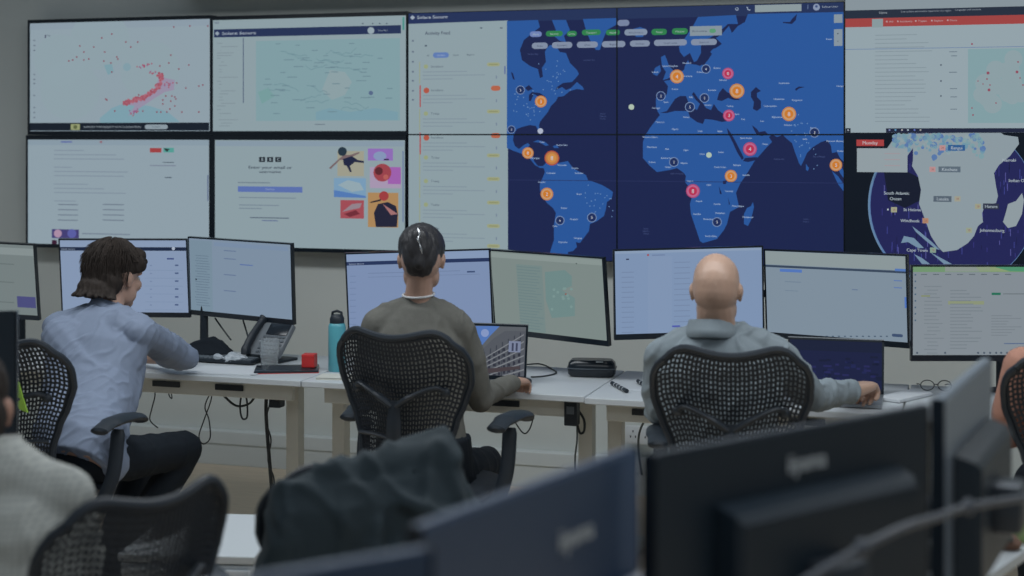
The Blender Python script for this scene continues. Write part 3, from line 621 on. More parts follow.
def c6(s):
    s.rect(764, 908, 251, 264, (140, 154, 156), 1); s.rect(765, 908, 264.6, 266.8, (52, 68, 90), 2); s.rect(780, 802, 268.6, 271.6, (78, 118, 196), 3)
    s.rect(785, 801, 281, 281.9, (110, 130, 150), 2); s.rect(785, 798, 290, 290.7, (110, 130, 150), 2); s.rect(852, 858, 289, 290, (100, 120, 150), 2)
    s.rect(895, 907, 268.5, 271, (78, 118, 190), 3); s.rect(894, 902, 280, 281, (88, 118, 180), 2); s.rect(894, 902, 287, 288, (88, 118, 180), 2); s.rect(904.6, 907.6, 297, 308, (76, 116, 196), 3)
    s.pill(892, 903, 333.5, 336.5, (58, 78, 112), 3)
    for i in range(12): s.rect(820+i*6, 822+i*6, 335.6, 336.8, (70, 90, 110), 2)
def c7(s):
    s.rect(911, 1070, 266, 272, (112, 152, 108), 1); s.poly([(990, 266), (1071, 266), (1071, 273), (1010, 271)], (74, 150, 108), 2); s.poly([(975, 266), (992, 266), (1010, 271.6), (980, 271.6)], (138, 160, 112), 2)
    s.rect(945, 990, 266, 271.6, (138, 150, 142), 2)
    for i in range(8): s.rect(921+i*12, 927+i*12, 274, 274.8, (84, 96, 104), 2)
    for i in range(8): s.rect(914.5, 916, 274+i*6.5, 275.6+i*6.5, (70, 96, 120), 2)
    for i in range(19): s.rect(924+rnd.choice((0, 3)), 936+rnd.random()*8, 286+i*3.7, 286.9+i*3.7, (118, 129, 137), 2)
    s.rect(921, 930, 295.4, 296.5, (130, 140, 80), 3); s.rect(948, 984, 301, 304.5, (140, 150, 116), 2)
    for i in range(18):
        s.rect(950, 966+rnd.random()*18, 290+i*3.4, 290.9+i*3.4, (117, 128, 136), 3)
        s.rect(991, 1006+rnd.random()*18, 304+i*2.8, 304.8+i*2.8, (118, 128, 136), 3) if 3 < i < 12 else None
    s.rect(991.5, 1000.5, 292.6, 295, (30, 112, 84), 3); s.rect(1003, 1060, 293.4, 294.3, (104, 114, 120), 2)
    for i, x in enumerate((917, 945, 978, 984, 990, 996, 1001, 1007)): s.circ(x, 352.8, 1.1, (70, 84, 100), 3, 8)
    s.rect(1004, 1060, 343, 344, (84, 104, 140), 2)
Wc = (132, 142, 150)
mons = []
for args in (('computer monitor at the left edge with a purple block low on its screen', (-4.521, 5.96, 1.068), 3.4, -9.1, -1.6, c0, (116, 128, 128)),
    ('computer monitor behind the blue-shirted man, white page with a list of blue ticks', (-3.79, 6.042, 1.087), 10.9, -5.3, .4, c1, (132, 152, 184)),
    ('angled computer monitor above the desk phone', (-3.239, 6.12, 1.088), -13.4, -3.4, -.8, c2, (124, 144, 166)),
    ('computer monitor directly in front of the woman with pinned-up hair', (-2.2945, 5.929, 1.070), 9, -.7, 2.4, c3, (122, 143, 182)),
    ('angled computer monitor with greenish white page and a small map', (-1.751, 6.006, 1.073), -23.3, -6, -.2, c4, (124, 138, 134)),
    ('computer monitor directly in front of the bald man', (-1.15, 5.99, 1.109), 22.6, -1, 1.1, c5, (124, 148, 184)),
    ('computer monitor with blank grey-blue page above the open dark laptop', (-.584, 6.1, 1.098), -19.1, -2.3, .6, c6, (126, 144, 160)),
    ('computer monitor with a green banner and columns of messages', (.012, 5.99, 1.069), 19.3, .4, -.2, c7, Wc)):
    mons.append(monitor(*args, W=.629 if 'pinned-up' in args[0] else .615, H=.373 if 'pinned-up' in args[0] else .365))

# ================================================================== DESKS
DT = .74
def desk(label, x0, x1, y0=5.585, y1=6.25, rz=0, ins=(.06, .06)):
    t = thing('office_desk', label, 'desk', ((x0+x1)/2, (y0+y1)/2, 0), rz, 'sit-stand desks of the far row')
    w, d = x1-x0, y1-y0
    b = B(); box(b, (0, 0, DT-.0125), (w-.003, d, .025), bev=.003); finish(b, 'desktop', M['desk'], t, False)
    for sx, i_ in zip((-1, 1), ins):
        lx = sx*(w/2-i_)
        b = B(); box(b, (lx, -.07, .39), (.058, .062, .62), bev=.004); box(b, (lx, -.07, .68), (.048, .05, .09)); finish(b, 'leg', M['deskedge'], t, False)
        b = B(); box(b, (lx, .0, .03), (.072, d-.06, .04), bev=.006); finish(b, 'foot', M['deskedge'], t, False)
    b = B(); box(b, (0, -d/2+.085, .679), (w-.14, .03, .072), bev=.003); finish(b, 'crossbeam', M['deskedge'], t, False)
    b = B()
    for z, y in ((.655, .16),): box(b, (0, y, z), (w-.34, .12, .004))
    for sy in (.1, .22): box(b, (0, sy, .68), (w-.34, .004, .05))
    finish(b, 'cable_tray', M['deskedge'], t, False)
    for k in range(3): b = B(); box(b, ((k-1)*.3-.05, -d/2+.066, .684), (.13, .010, .024), bev=.002); finish(b, 'socket_strip', M['black'], t, False)
    return t
desk('white sit-stand desk at the left, below the desk phone', -3.90, -2.68, ins=(.06, .15))
desk('white sit-stand desk in front of the woman with pinned-up hair', -2.676, -1.478)
desk('white sit-stand desk in front of the bald man', -1.474, -.30, y0=5.56)
desk('white sit-stand desk at the right, below the monitor with a green banner', -.296, .9)
desk('white sit-stand desk at the left edge of the picture', -5.1, -3.904)
# monitor arms: one post per pair
def arm_pair(label, x, y, targets):
    t = thing('monitor_arm', label, 'monitor arm', (x, y, DT), 0, 'monitor arms clamped to the far desks')
    o = V((x, y, DT))
    b = B(); lathe(b, [(.045, 0), (.045, .012), (.02, .016), (.0175, .36), (.0175, .38)], n=20); finish(b, 'pole', M['black'], t)
    for q in targets:
        q = V(q) - o; b = B()
        p1 = V((0, 0, q.z)); tube(b, [p1, p1*.7+q*.3+V((0, .055, 0)), q], [.018, .016, .016], 10); box(b, q, (.08, .05, .08), bev=.01)
        finish(b, 'arm', M['black'], t)
for lb, x, y, ii in (('black monitor arm post beside the crumpled plastic, carrying two monitors', PZ(206, 350, DT).x+.02, 6.2, (1, 2)), ('black monitor arm post behind the woman’s laptop', -1.98, 6.16, (3, 4)), ('black monitor arm post behind the bald man', -.76, 6.235, (5, 6)), ('black monitor arm post at the left edge', -4.45, 6.19, (0,)), ('black monitor arm post behind the green banner monitor', .05, 6.19, (7,))):
    arm_pair(lb.replace('’s', "'s"), x, y, [mons[i][1] for i in ii])

# ================================================================== CHAIR
def build_chair():
    t = thing('office_chair', 'x', 'chair', (0, 0, 0))
    ztop, zbot = 1.085, .50
    wp = [(0, .207), (.03, .228), (.07, .241), (.14, .25), (.25, .247), (.38, .222), (.52, .190), (.66, .168), (.8, .165), (1, .175)]
    def hw(v):
        for (a, x), (c, y) in zip(wp, wp[1:]):
            if v <= c: k = (v-a)/(c-a); k = k*k*(3-2*k)*.5+k*.5; return x+(y-x)*k
        return wp[-1][1]
    def S(u, v):
        zt = ztop - .030*math.cos(u*PI/2)**2 - .048*max(0, (abs(u)-.55)/.45)**2.4
        z = zt + (zbot-zt)*v
        x = u*hw(v)
        y = -.235 + .30*x*x/.25 + .030*math.sin(v*PI*1.1) - .075*(1-v)**1.5 + .012
        return V((x, y, z))
    NU, NV = 36, 34
    b = B(); g = [[b.verts.new(S(-1+2*i/NU, j/NV)) for i in range(NU+1)] for j in range(NV+1)]
    for j in range(NV):
        for i in range(NU):
            q = (g[j][i], g[j][i+1], g[j+1][i+1], g[j+1][i])
            if 0 < i < NU-1 and 0 < j < NV-1:
                uc, vc = abs(-1+2*(i+.5)/NU), (j+.5)/NV
                k = .30 - .07*min(1, uc*1.1) + (.07 if vc < .14 and uc < .6 else 0)     # woven tighter in the middle and under the top rim
                sh = .12 if i % 2 else -.12
                c_ = [(i+k, j+.20+sh*.6), (i+1-k, j+.20+sh*.6), (i+1-k, j+.80+sh*.6), (i+k, j+.80+sh*.6)]
                n_ = [b.verts.new(S(-1+2*a/NU, d/NV)) for a, d in c_]
                for m_ in range(4): b.faces.new((q[m_], q[(m_+1) % 4], n_[(m_+1) % 4], n_[m_]))
            else: b.faces.new(q)
    me_o = finish(b, 'backrest', M['mesh'], t); md = me_o.modifiers.new('th', 'SOLIDIFY'); md.thickness = .004
    # rim
    b = B(); pts = [S(-1+2*k/24, 0) for k in range(25)] + [S(1, k/24) for k in range(1, 25)] + [S(1-2*k/12, 1) for k in range(1, 13)] + [S(-1, 1-k/24) for k in range(1, 24)]
    pts.append(pts[0]); tube(b, pts, .0125, 8); finish(b, 'back_frame', M['chairp'], t)
    # yoke and spine
    b = B(); jn = V((0, -.265, .83))
    for sg in (-1, 1):
        e = S(sg*.74, .36) + V((0, -.018, 0)); tube(b, smooth_path([jn+V((sg*.01, -.005, -.01)), jn+V((sg*.07, -.012, .028)), V((sg*.14, -.25, .885)), e]), [.017]*6+[.013]*12+[.012], 10, .7)
        ell(b, e, (.018, .016, .018))
    tube(b, smooth_path([jn+V((0, -.004, .006)), V((0, -.275, .72)), V((0, -.25, .58)), V((0, -.17, .47)), V((0, -.05, .43))]), [.024]*4+[.028]*20+[.03], 12, .6, up=(0, 1, 0))
    finish(b, 'yoke', M['chairp'], t)
    b = B(); tube(b, smooth_path([S(-.95, .62)+V((0, -.02, 0)), S(-.5, .63)+V((0, -.03, 0)), S(0, .64)+V((0, -.03, 0)), S(.5, .63)+V((0, -.03, 0)), S(.95, .62)+V((0, -.02, 0))]), .012, 8, .6)
    finish(b, 'lumbar_bar', M['chairp'], t)
    b = B(); loft(b, [(V((0, .02, .455)), V((.20, 0, 0)), V((0, .19, 0))), (V((0, .02, .475)), V((.245, 0, 0)), V((0, .235, 0))), (V((0, .02, .495)), V((.25, 0, 0)), V((0, .24, 0))), (V((0, .015, .508)), V((.23, 0, 0)), V((0, .22, 0)))], 32, 3.2)
    finish(b, 'seat', M['mesh'], t)
    for sg in (-1, 1):
        b = B(); tube(b, smooth_path([V((sg*.18, -.06, .43)), V((sg*.27, -.05, .45)), V((sg*.315, -.03, .56)), V((sg*.318, .0, .72))]), [.022]*6+[.026]*12+[.02], 12, .6, up=(0, 1, 0)); a = finish(b, 'armrest', M['chairp'], t)
        b = B(); tube(b, smooth_path([V((sg*.318, -.14, .735)), V((sg*.322, -.06, .755)), V((sg*.325, .04, .755)), V((sg*.315, .14, .738)), V((sg*.305, .175, .722))]), [.018]+[.036]*5+[.043]*6+[.044]*6+[.036]*6+[.016], 12, .42, up=(0, 0, 1)); finish(b, 'armrest_pad', M['black'], a)
    b = B(); lathe(b, [(.03, .12), (.03, .3), (.022, .31), (.022, .42), (.09, .425), (.10, .45)], n=20); finish(b, 'gas_column', M['black'], t)
    b = B()
    for k in range(5):
        a = 2*PI*k/5+.3; d = V((math.cos(a), math.sin(a), 0)); tube(b, [V((0, 0, .13)), d*.15+V((0, 0, .115)), d*.30+V((0, 0, .085))], [.034, .026, .018], 10, .7, up=(0, 0, 1))
    finish(b, 'star_base', M['black'], t)
    for k in range(5):
        a = 2*PI*k/5+.3; c = V((math.cos(a)*.30, math.sin(a)*.30, .031)); b = B()
        for sg in (-1, 1): caps(b, c+V((-math.sin(a)*sg*.012, math.cos(a)*sg*.012, 0)), .030, c+V((-math.sin(a)*sg*.016, math.cos(a)*sg*.016, 0)), .030, 14)
        finish(b, 'caster', M['black'], t)
    return t
chair0 = build_chair(); first = [True]
def chair(label, x, y, rz, scale=1.0, zs=1.0, nudge=0):
    c = chair0 if first[0] else copy_tree(chair0); first[0] = False
    if nudge:
        for a_ in [q_ for q_ in c.children if q_.name.startswith('armrest')]:
            if a_.data.vertices[0].co.x < 0: a_.location = (nudge, 0, 0)
    c.location = (x, y, 0); c.rotation_euler = (0, 0, R(rz)); c['label'] = label; c['group'] = 'black mesh office chairs'; c.scale = (scale, scale, zs)
    return c
def chair_at(label, px, t, rz, **k):
    """px,t: where the middle of the back is seen"""
    b_ = P(px, 400, t); a = R(rz); f = V((-math.sin(a), math.cos(a), 0)); o = b_ + f*.25
    return chair(label, o.x, o.y, rz, **k), o
chair_at('black mesh office chair of the man in the blue shirt', -1, 5.2, 3, zs=.965)
chair_at('black mesh office chair of the woman with pinned-up hair', 397, 5.15, -4, nudge=.07)
chair_at('black mesh office chair of the bald man in grey', 731, 4.73, 9, nudge=.085)
chair_at('black mesh office chair in the near left corner, behind the checked shirt', 156, 3.0, 67, scale=.90, zs=.962)
_, jo = chair_at('office chair under the dark padded jacket', 372, 3.5, 43, zs=.92)
chair_at('black mesh office chair at the right edge, of the person in salmon', 1090, 4.5, -4)

# ================================================================== PEOPLE
def hand(bm, w, d, nrm, side, curl=25, spread=1.0, sc=1.0):
    """w wrist, d direction of fingers, nrm back-of-hand normal, side: +1 right hand, -1 left"""
    d = V(d).normalized(); nrm = V(nrm); nrm = (nrm - d*nrm.dot(d)).normalized(); x = d.cross(nrm)*side   # towards little finger for right hand palm down
    w = V(w)
    loft(bm, [(w-d*.01*sc, x*.024*sc, nrm*.019*sc), (w+d*.02*sc, x*.030*sc, nrm*.019*sc), (w+d*.06*sc, x*.040*sc, nrm*.017*sc), (w+d*.092*sc, x*.038*sc, nrm*.013*sc)], 16, 2.6)
    fl = [(-.030, .070), (-.010, .080), (.011, .074), (.030, .058)]; 
    for i, (o, L) in enumerate(fl):
        p = w + d*.088*sc + x*o*sc*spread; dd = (d + x*o*1.5*spread).normalized(); ang = 0; seg = (L*.45, L*.32, L*.25); rr = (.0095, .0088, .008, .0068)
        for k in range(3):
            ang += R(curl*(1, 1.2, .8)[k]+i*2); q = p + (dd*math.cos(ang) - nrm*math.sin(ang))*seg[k]*sc
            caps(bm, p, rr[k]*sc, q, rr[k+1]*sc, 10); p = q
    p = w + d*.025*sc - x*.026*sc; q = p + (d*.6 - x*.75 - nrm*.25).normalized()*.042*sc; r = q + (d*.95 - x*.2 - nrm*.3).normalized()*.034*sc
    caps(bm, p, .014*sc, q, .011*sc, 10); caps(bm, q, .011*sc, r, .0085*sc, 10)
def head(bm, c, yaw, pitch=0, roll=0, sc=1.0, neck=True):
    """yaw: world angle of facing (0 = towards wall)"""
    rot = Matrix.Rotation(yaw, 3, 'Z') @ Matrix.Rotation(pitch, 3, 'X') @ Matrix.Rotation(roll, 3, 'Y')
    L = lambda x, y, z: V(c) + rot @ (V((x, y, z))*sc)
    E = lambda p, r: ell(bm, L(*p), [q*sc for q in r], rot)
    E((0, -.014, .030), (.077, .098, .090)); E((0, -.030, -.004), (.0745, .084, .090)); E((0, -.024, .014), (.0768, .094, .094)); E((0, .035, -.03), (.060, .062, .085)); E((0, .062, -.090), (.032, .032, .026))
    E((.045, .02, -.06), (.022, .05, .04)); E((-.045, .02, -.06), (.022, .05, .04))
    for sx in (-1, 1):
        E((sx*.036, .068, -.022), (.026, .026, .026)); E((sx*.081, -.008, -.004), (.009, .019, .024)); E((sx*.079, -.002, -.026), (.007, .011, .014)); E((sx*.074, .0, -.01), (.012, .016, .02))
    caps(bm, L(0, .094, .012), .009*sc, L(0, .116, -.030), .0125*sc, 10); caps(bm, L(-.036, .082, .026), .013*sc, L(.036, .082, .026), .013*sc, 10)
    E((-.011, .108, -.036), (.009, .010, .008)); E((.011, .108, -.036), (.009, .010, .008)); E((0, .094, -.058), (.024, .011, .006)); E((0, .092, -.069), (.022, .011, .007))
    return L, rot
def torso(bm, pel, chest, neckb, rv, k=1.0, add=0.0, shw=.165):
    rv = V(rv).normalized(); pel, chest, neckb = V(pel), V(chest), V(neckb)
    def fv(t): t = t.normalized(); return t.cross(rv).normalized()*-1
    f0 = fv(chest-pel); f1 = fv(neckb-chest); wa = pel.lerp(chest, .5)
    up1 = (neckb-chest)
    a = add
    loft(bm, [(pel-(chest-pel).normalized()*.09, rv*(.13*k+a), f0*(.09*k+a)), (pel, rv*(.172*k+a), f0*(.118*k+a)), (wa, rv*(.155*k+a), f0*(.108*k+a)), (chest, rv*(.178*k+a), (f0+f1)*.5*(.122*k+a)),
              (chest+up1*.45, rv*(.178*k+a), f1*(.108*k+a)), (chest+up1*.78, rv*(shw*k*.80+a), f1*(.08*k+a)), (chest+up1*.95, rv*(.075*k+a), f1*(.062*k+a))], 28, 2.5)
def person(label, S, body_m, cat='person'):
    """S: joint positions (world)"""
    o = V((S['pel'].x, S['pel'].y, 0)); b = B()
    L, rot = head(b, S['head'], S['hyaw'], S.get('hpitch', 0), S.get('hroll', 0), S.get('hsc', 1))
    nk = S['neck']; hs = S.get('hsc', 1); nr = S.get('nr', .054)
    caps(b, L(0, -.022, -.055), nr*hs, nk, nr*1.12*hs, 16)
    rv = (S['shR']-S['shL']).normalized(); torso(b, S['pel'], S['chest'], nk, rv, S.get('k', 1), -.006)
    for q in ('L', 'R'):
        sh, el, wr = S['sh'+q], S['el'+q], S['wr'+q]
        caps(b, nk, .045, sh, .045); caps(b, sh, .050, el, .036); caps(b, el, .038, wr, .024)
        hd = S.get('hd'+q, wr-el); hand(b, wr, hd, S.get('hn'+q, V((0, 0, 1))), 1 if q == 'R' else -1, S.get('curl', 28), 1, S.get('hands', 1))
        hp, kn, an = S['hip'+q], S['kn'+q], S['an'+q]; fd = V(S['foot']).normalized()
        caps(b, hp, .078, kn, .052); caps(b, kn, .052, an, .034); caps(b, an, .033, an+fd*.13+V((0, 0, -.045)), .026)
    body = remesh(b, 'person', .0048, 3, body_m, None, o); body.location = o
    tag(body, label, cat)
    for sx in (-1, 1):
        e = B(); ell(e, L(sx*.032, .079, .0)-o, (.0125,)*3); finish(e, 'eye', M['eye'], body)
    return body, o, L, rot
def shirt(name, S, m, body, o, add=.012, cuff=1.0, disp=None, tail=.06, arms=(.058, .046, .036), vox=.0065, extra=None, k=None):
    b = B(); rv = (S['shR']-S['shL']).normalized(); k = k or S.get('k', 1)
    torso(b, S['pel'], S['chest'], S['neck'], rv, k, add)
    for q in ('L', 'R'):
        sh, el, wr = S['sh'+q], S['el'+q], S['wr'+q]
        caps(b, S['neck']-V((0, 0, .012)), .058, sh, arms[0]+.004); caps(b, sh, arms[0]+.004, el, arms[1]+.002); 
        w2 = el.lerp(wr, cuff); caps(b, el, arms[1]+.004, w2, arms[2]); 
        caps(b, S['chest'].lerp(S['neck'], .2)+(sh-S['neck'])*.62, .07, sh-V((0, 0, .02)), .052)
    if extra: extra(b)
    return remesh(b, name, vox, 7, m, body, o, disp)
def trousers(S, m, body, o, vox=.008):
    b = B(); rv = (S['shR']-S['shL']).normalized()
    loft(b, [(S['pel']-V((0, 0, .10)), rv*.15, rv.cross(V((0, 0, 1)))*.10), (S['pel']-V((0, 0, .04)), rv*.185, rv.cross(V((0, 0, 1)))*.135), (S['pel']+V((0, 0, .03)), rv*.15, rv.cross(V((0, 0, 1)))*.10)], 24, 2.5)
    for q in ('L', 'R'):
        hp, kn, an = S['hip'+q], S['kn'+q], S['an'+q]; caps(b, hp, .086, kn, .068); caps(b, kn, .068, an+V((0, 0, .02)), .052)
    t = remesh(b, 'trousers', vox, 4, m, body, o, folds((0, .3, 1), .006, 10, .6, 4))
    for q in ('L', 'R'):
        b = B(); an = S['an'+q]; fd = V(S['foot']).normalized(); g = V((an.x, an.y, 0))
        sd = fd.cross(V((0, 0, 1)))
        loft(b, [(g+V((0, 0, .004))+fd*.06, sd*.042, fd*.125), (g+V((0, 0, .03))+fd*.06, sd*.044, fd*.13), (g+V((0, 0, .065))+fd*.03, sd*.04, fd*.09), (g+V((0, 0, .10))-fd*.005, sd*.036, fd*.045)], 20, 2.4)
        for v in b.verts: v.co -= o
        finish(b, 'shoe', M['shoe'], body)
    return t
def collar(c, yaw, r, h, m, body, o, tilt=0.0, name='collar', fl=1.12):
    b = B(); n = 30; rt = Matrix.Rotation(yaw, 3, 'Z') @ Matrix.Rotation(tilt, 3, 'X')
    for k in range(n):
        pass
    out = []
    for (rr, z) in ((r, -h*.5), (r*.97, h*.5), (r*1.04, h*.56), (r*1.18, -h*.25), (r*1.22, -h*.55), (r*1.16, -h*.85), (r*1.0, -h*.95)):
        out.append([V(c) + rt @ V((rr*math.cos(2*PI*k/n), rr*fl*math.sin(2*PI*k/n), z)) for k in range(n)])
    rings(b, out, close=False)
    for v in b.verts: v.co -= o
    bmesh.ops.recalc_face_normals(b, faces=b.faces)
    ob = finish(b, name, m, body); md = ob.modifiers.new('t', 'SOLIDIFY'); md.thickness = .002
    return ob
def hairnoise(amp, f=40, st=.8, seed=1):
    def fn(c, n):
        q = V((c.x, c.y, c.z*(1-st)))*f + V((seed, 0, 0)); return amp*(noise.noise(q)+.5*noise.noise(q*2.1)) + amp*.8*noise.noise(c*18+V((seed, 5, 5)))
    return fn
FT = lambda a: V((-math.sin(R(a)), math.cos(R(a)), 0))

# --- bald man in grey
S = dict(head=P(716.5, 290, 5.0), hyaw=R(3), hpitch=R(-17), hsc=1.0, nr=.060, neck=P(716, 330, 5.0), shL=P(664, 357, 5.03), shR=P(776, 355, 5.03), elL=P(662, 411, 5.12), wrL=P(705, 398, 5.42),
         elR=P(812, 397, 5.20), wrR=P(855, 391, 5.43), chest=P(719, 402, 4.99), pel=P(727, 488, 4.92), hipL=CX(.60, 4.95, .55), hipR=CX(.80, 4.95, .55), knL=CX(.55, 5.38, .56), knR=CX(.92, 5.36, .56), anL=CX(.55, 5.42, .11), anR=CX(.98, 5.34, .11), foot=FT(5), curl=52, k=1.04)
S['hdR'] = (RT*.55+FW*.8+V((0, 0, .05))); S['hnR'] = V((-.1, -.1, 1)); S['hands'] = 1.22
body, o, L, rot = person('bald man in a grey shirt seated with his back turned, hand on the desk', S, M['skin2'])
def ex(b): 
    caps(b, P(664, 357, 5.03), .062, P(660, 405, 5.06), .055); caps(b, P(664, 405, 5.06), .055, P(690, 412, 5.06), .06)
shirt('shirt', S, M['shirt_grey'], body, o, .014, .90, folds((.6, 0, .9), .011, 15, .9, 2), arms=(.060, .054, .042), extra=ex)
trousers(S, M['trouser'], body, o)
cc = P(711, 327.5, 4.99); collar(cc, R(8), .071, .042, M['shirt_grey'], body, o, R(-10))
b = B(); lathe(b, [(.0045, 0), (.0045, .002)], n=12); 
for v in b.verts: v.co = Matrix.Rotation(R(100), 3, 'X') @ v.co + (cc - FW*.088 + V((0, 0, -.008))) - o
finish(b, 'collar_button', M['whitep'], body)
b = B()
for sx in (1,): tube(b, [L(sx*.077, -.005, .006)-o, L(sx*.079, .04, .006)-o, L(sx*.072, .085, .004)-o, L(sx*.06, .1, .004)-o], .0022, 6)
tube(b, [L(-.077, -.005, .006)-o, L(-.079, .04, .006)-o, L(-.072, .085, .004)-o, L(-.06, .1, .004)-o], .0022, 6)
for sx in (-1, 1): tube(b, [L(sx*.033+.024*math.cos(a), .103, .004+.017*math.sin(a))-o for a in [2*PI*k/14 for k in range(15)]], .0018, 6)
finish(b, 'glasses', M['black'], body)

# --- woman with pinned-up hair
S = dict(head=P(421.5, 259, 5.45), hyaw=R(17), hpitch=R(-20), hsc=.98, nr=.047, neck=P(418, 303, 5.44), shL=P(379, 325, 5.44), shR=P(457, 327, 5.44), elL=P(363, 400, 5.5), wrL=P(385, 388, 5.76),
         elR=P(480, 398, 5.52), wrR=P(511, 382, 5.76), chest=P(416, 378, 5.42), pel=P(424, 462, 5.40), hipL=P(405, 476, 5.42), hipR=P(448, 474, 5.42), knL=P(395, 458, 5.86), knR=P(486, 464, 5.82), anL=P(400, 552, 5.85), anR=P(480, 556, 5.80), foot=FT(5), curl=30, k=.90)
S['hdR'] = (RT*.42+FW*.8+V((0, 0, -.08))); S['hands'] = .95
body, o, L, rot = person('woman with pinned-up dark hair in an olive-grey jumper, hand on a mouse', S, M['skin'])
def ex(b): caps(b, P(455, 322, 5.44), .05, P(470, 362, 5.47), .052)
shirt('jumper', S, M['knit'], body, o, .012, .97, folds((.3, 0, 1), .009, 13, .82, 5), arms=(.060, .048, .036), extra=ex)
trousers(S, M['trouser'], body, o)
b = B(); rvv = (S['shR']-S['shL']).normalized()
loft(b, [(S['pel']-V((0, 0, .10)), rvv*.19, rvv.cross(V((0, 0, 1)))*.14), (S['pel'], rvv*.178, rvv.cross(V((0, 0, 1)))*.135), (S['pel']+V((0, 0, .10)), rvv*.168, rvv.cross(V((0, 0, 1)))*.125)], 24, 2.4)
remesh(b, 'undershirt', .008, 3, M['trouser'], body, o, folds((0, 0, 1), .008, 12, .7, 8))
b = B(); tube(b, [P(418.5, 294.5, 5.44)+V((.056*math.cos(a), .060*math.sin(a), .006*math.sin(a)))-o for a in [2*PI*k/24 for k in range(25)]], .0042, 8); finish(b, 'neckline', M['collarw'], body)
b = B()
ell(b, L(0, -.018, .040), (.086, .104, .090), rot); ell(b, L(0, -.075, .005), (.066, .045, .085), rot); ell(b, L(0, -.088, .02), (.048, .05, .07), rot); ell(b, L(0, -.06, -.05), (.052, .035, .035), rot)
caps(b, L(0.0, -.118, .055), .030, L(.0, -.105, -.045), .022)
remesh(b, 'hair', .0045, 4, M['hair_dark'], body, o, hairnoise(.0022, 70, .8))
b = B()
tube(b, smooth_path([L(-.006, -.150, .075)-o, L(.002, -.158, .05)-o, L(-.003, -.160, .03)-o, L(.006, -.156, .006)-o, L(.012, -.146, -.02)-o]), [.002, .0045, .002, .005, .0015, .004, .0012], 8)
finish(b, 'hair_clip', M['silver'], body)

# --- man in blue shirt
S = dict(head=P(116, 277, 6.06), hyaw=R(-14), hpitch=R(-10), hsc=1.06, nr=.058, neck=P(106, 310, 5.98), shL=P(60, 328, 6.00), shR=P(140, 333, 5.83), elL=P(84, 368, 6.32), wrL=P(122, 362, 6.55),
         elR=P(181, 356, 6.28), wrR=P(143, 358, 6.50), chest=P(93, 378, 5.83), pel=P(80, 450, 5.51), hipL=P(75, 462, 5.59), hipR=P(103, 462, 5.47), knL=P(148, 452, 6.07), knR=P(185, 449, 5.88), anL=CX(-1.58, 5.86, .11), anR=CX(-1.49, 5.66, .11), foot=FT(-25), curl=30, k=1.08)
S['hdR'] = (-RT*.75+FW*.6+V((0, 0, -.04)))
body, o, L, rot = person('man with brown mullet hair in a pale blue shirt leaning on the desk', S, M['skin'])
def ex(b):
    caps(b, P(90, 330, 5.94), .085, P(125, 330, 5.87), .085); caps(b, P(66, 340, 5.91), .10, P(100, 380, 5.77), .12); caps(b, P(86, 395, 5.73), .125, P(84, 445, 5.54), .115)
    caps(b, P(164, 350, 6.12), .056, P(187, 358, 6.28), .050)
shirt('shirt', S, M['shirt_blue'], body, o, .016, .45, folds((.75, .2, .95), .0065, 20, .95, 1), arms=(.064, .056, .046), extra=ex)
trousers(S, M['trouser'], body, o)
collar(P(110, 309, 5.99), R(-26), .069, .042, M['shirt_blue'], body, o, R(-22))
b = B()
ell(b, L(0, -.022, .052), (.092, .108, .094), rot); ell(b, L(0, -.085, .0), (.080, .055, .085), rot); ell(b, L(0, -.110, -.050), (.072, .046, .045), rot)
ell(b, L(.0, .06, .088), (.074, .052, .040), rot); ell(b, L(.0, .10, .070), (.055, .026, .024), rot)
for sx in (-1, 1): ell(b, L(sx*.072, .035, .052), (.020, .045, .034), rot); ell(b, L(sx*.06, -.07, -.02), (.034, .042, .06), rot)
rr = random.Random(11)
for k in range(26):
    a = R(200+rr.random()*140); rx = .072
    p0 = V((math.cos(a)*rx, math.sin(a)*.085-.045, -.045)); out = V((math.cos(a)*.7, math.sin(a), 0)); p1 = p0+out*.022+V((0, 0, -.030)); p2 = p1+out*.016+V(((rr.random()-.5)*.02, 0, -.010))
    caps(b, L(*p0), .020, L(*p1), .013, 8); caps(b, L(*p1), .013, L(*p2), .006, 8)
remesh(b, 'hair', .0042, 2, M['hair_brown'], body, o, hairnoise(.0030, 80, .7, 3))
b = B()
for k in range(650):
    a = rr.random()*2*PI; ph0 = R(80-rr.random()*60); dp = R(35+rr.random()*45); pts = []
    front = math.sin(a) > .1
    tw = (rr.random()-.5)*.5
    for q_ in range(6):
        ph = ph0 - dp*q_/5; aa = a + tw*q_/5
        if front: ph = max(ph, R(18) if math.sin(a) > .5 else R(8))
        fl = 1+.10*(q_/5)**3*(1.6 if not front else .5)
        pts.append(L(.096*math.cos(ph)*math.cos(aa)*fl, -.028+.112*math.cos(ph)*math.sin(aa)*fl, .048+.101*math.sin(ph)*(1 if ph > 0 else 1.35) + rr.random()*.002)-o)
    tube(b, pts, [.0022, .0020, .0018, .0015, .0011, .0005], 4)
finish(b, 'hair_strands', M['hair_brown'], body)


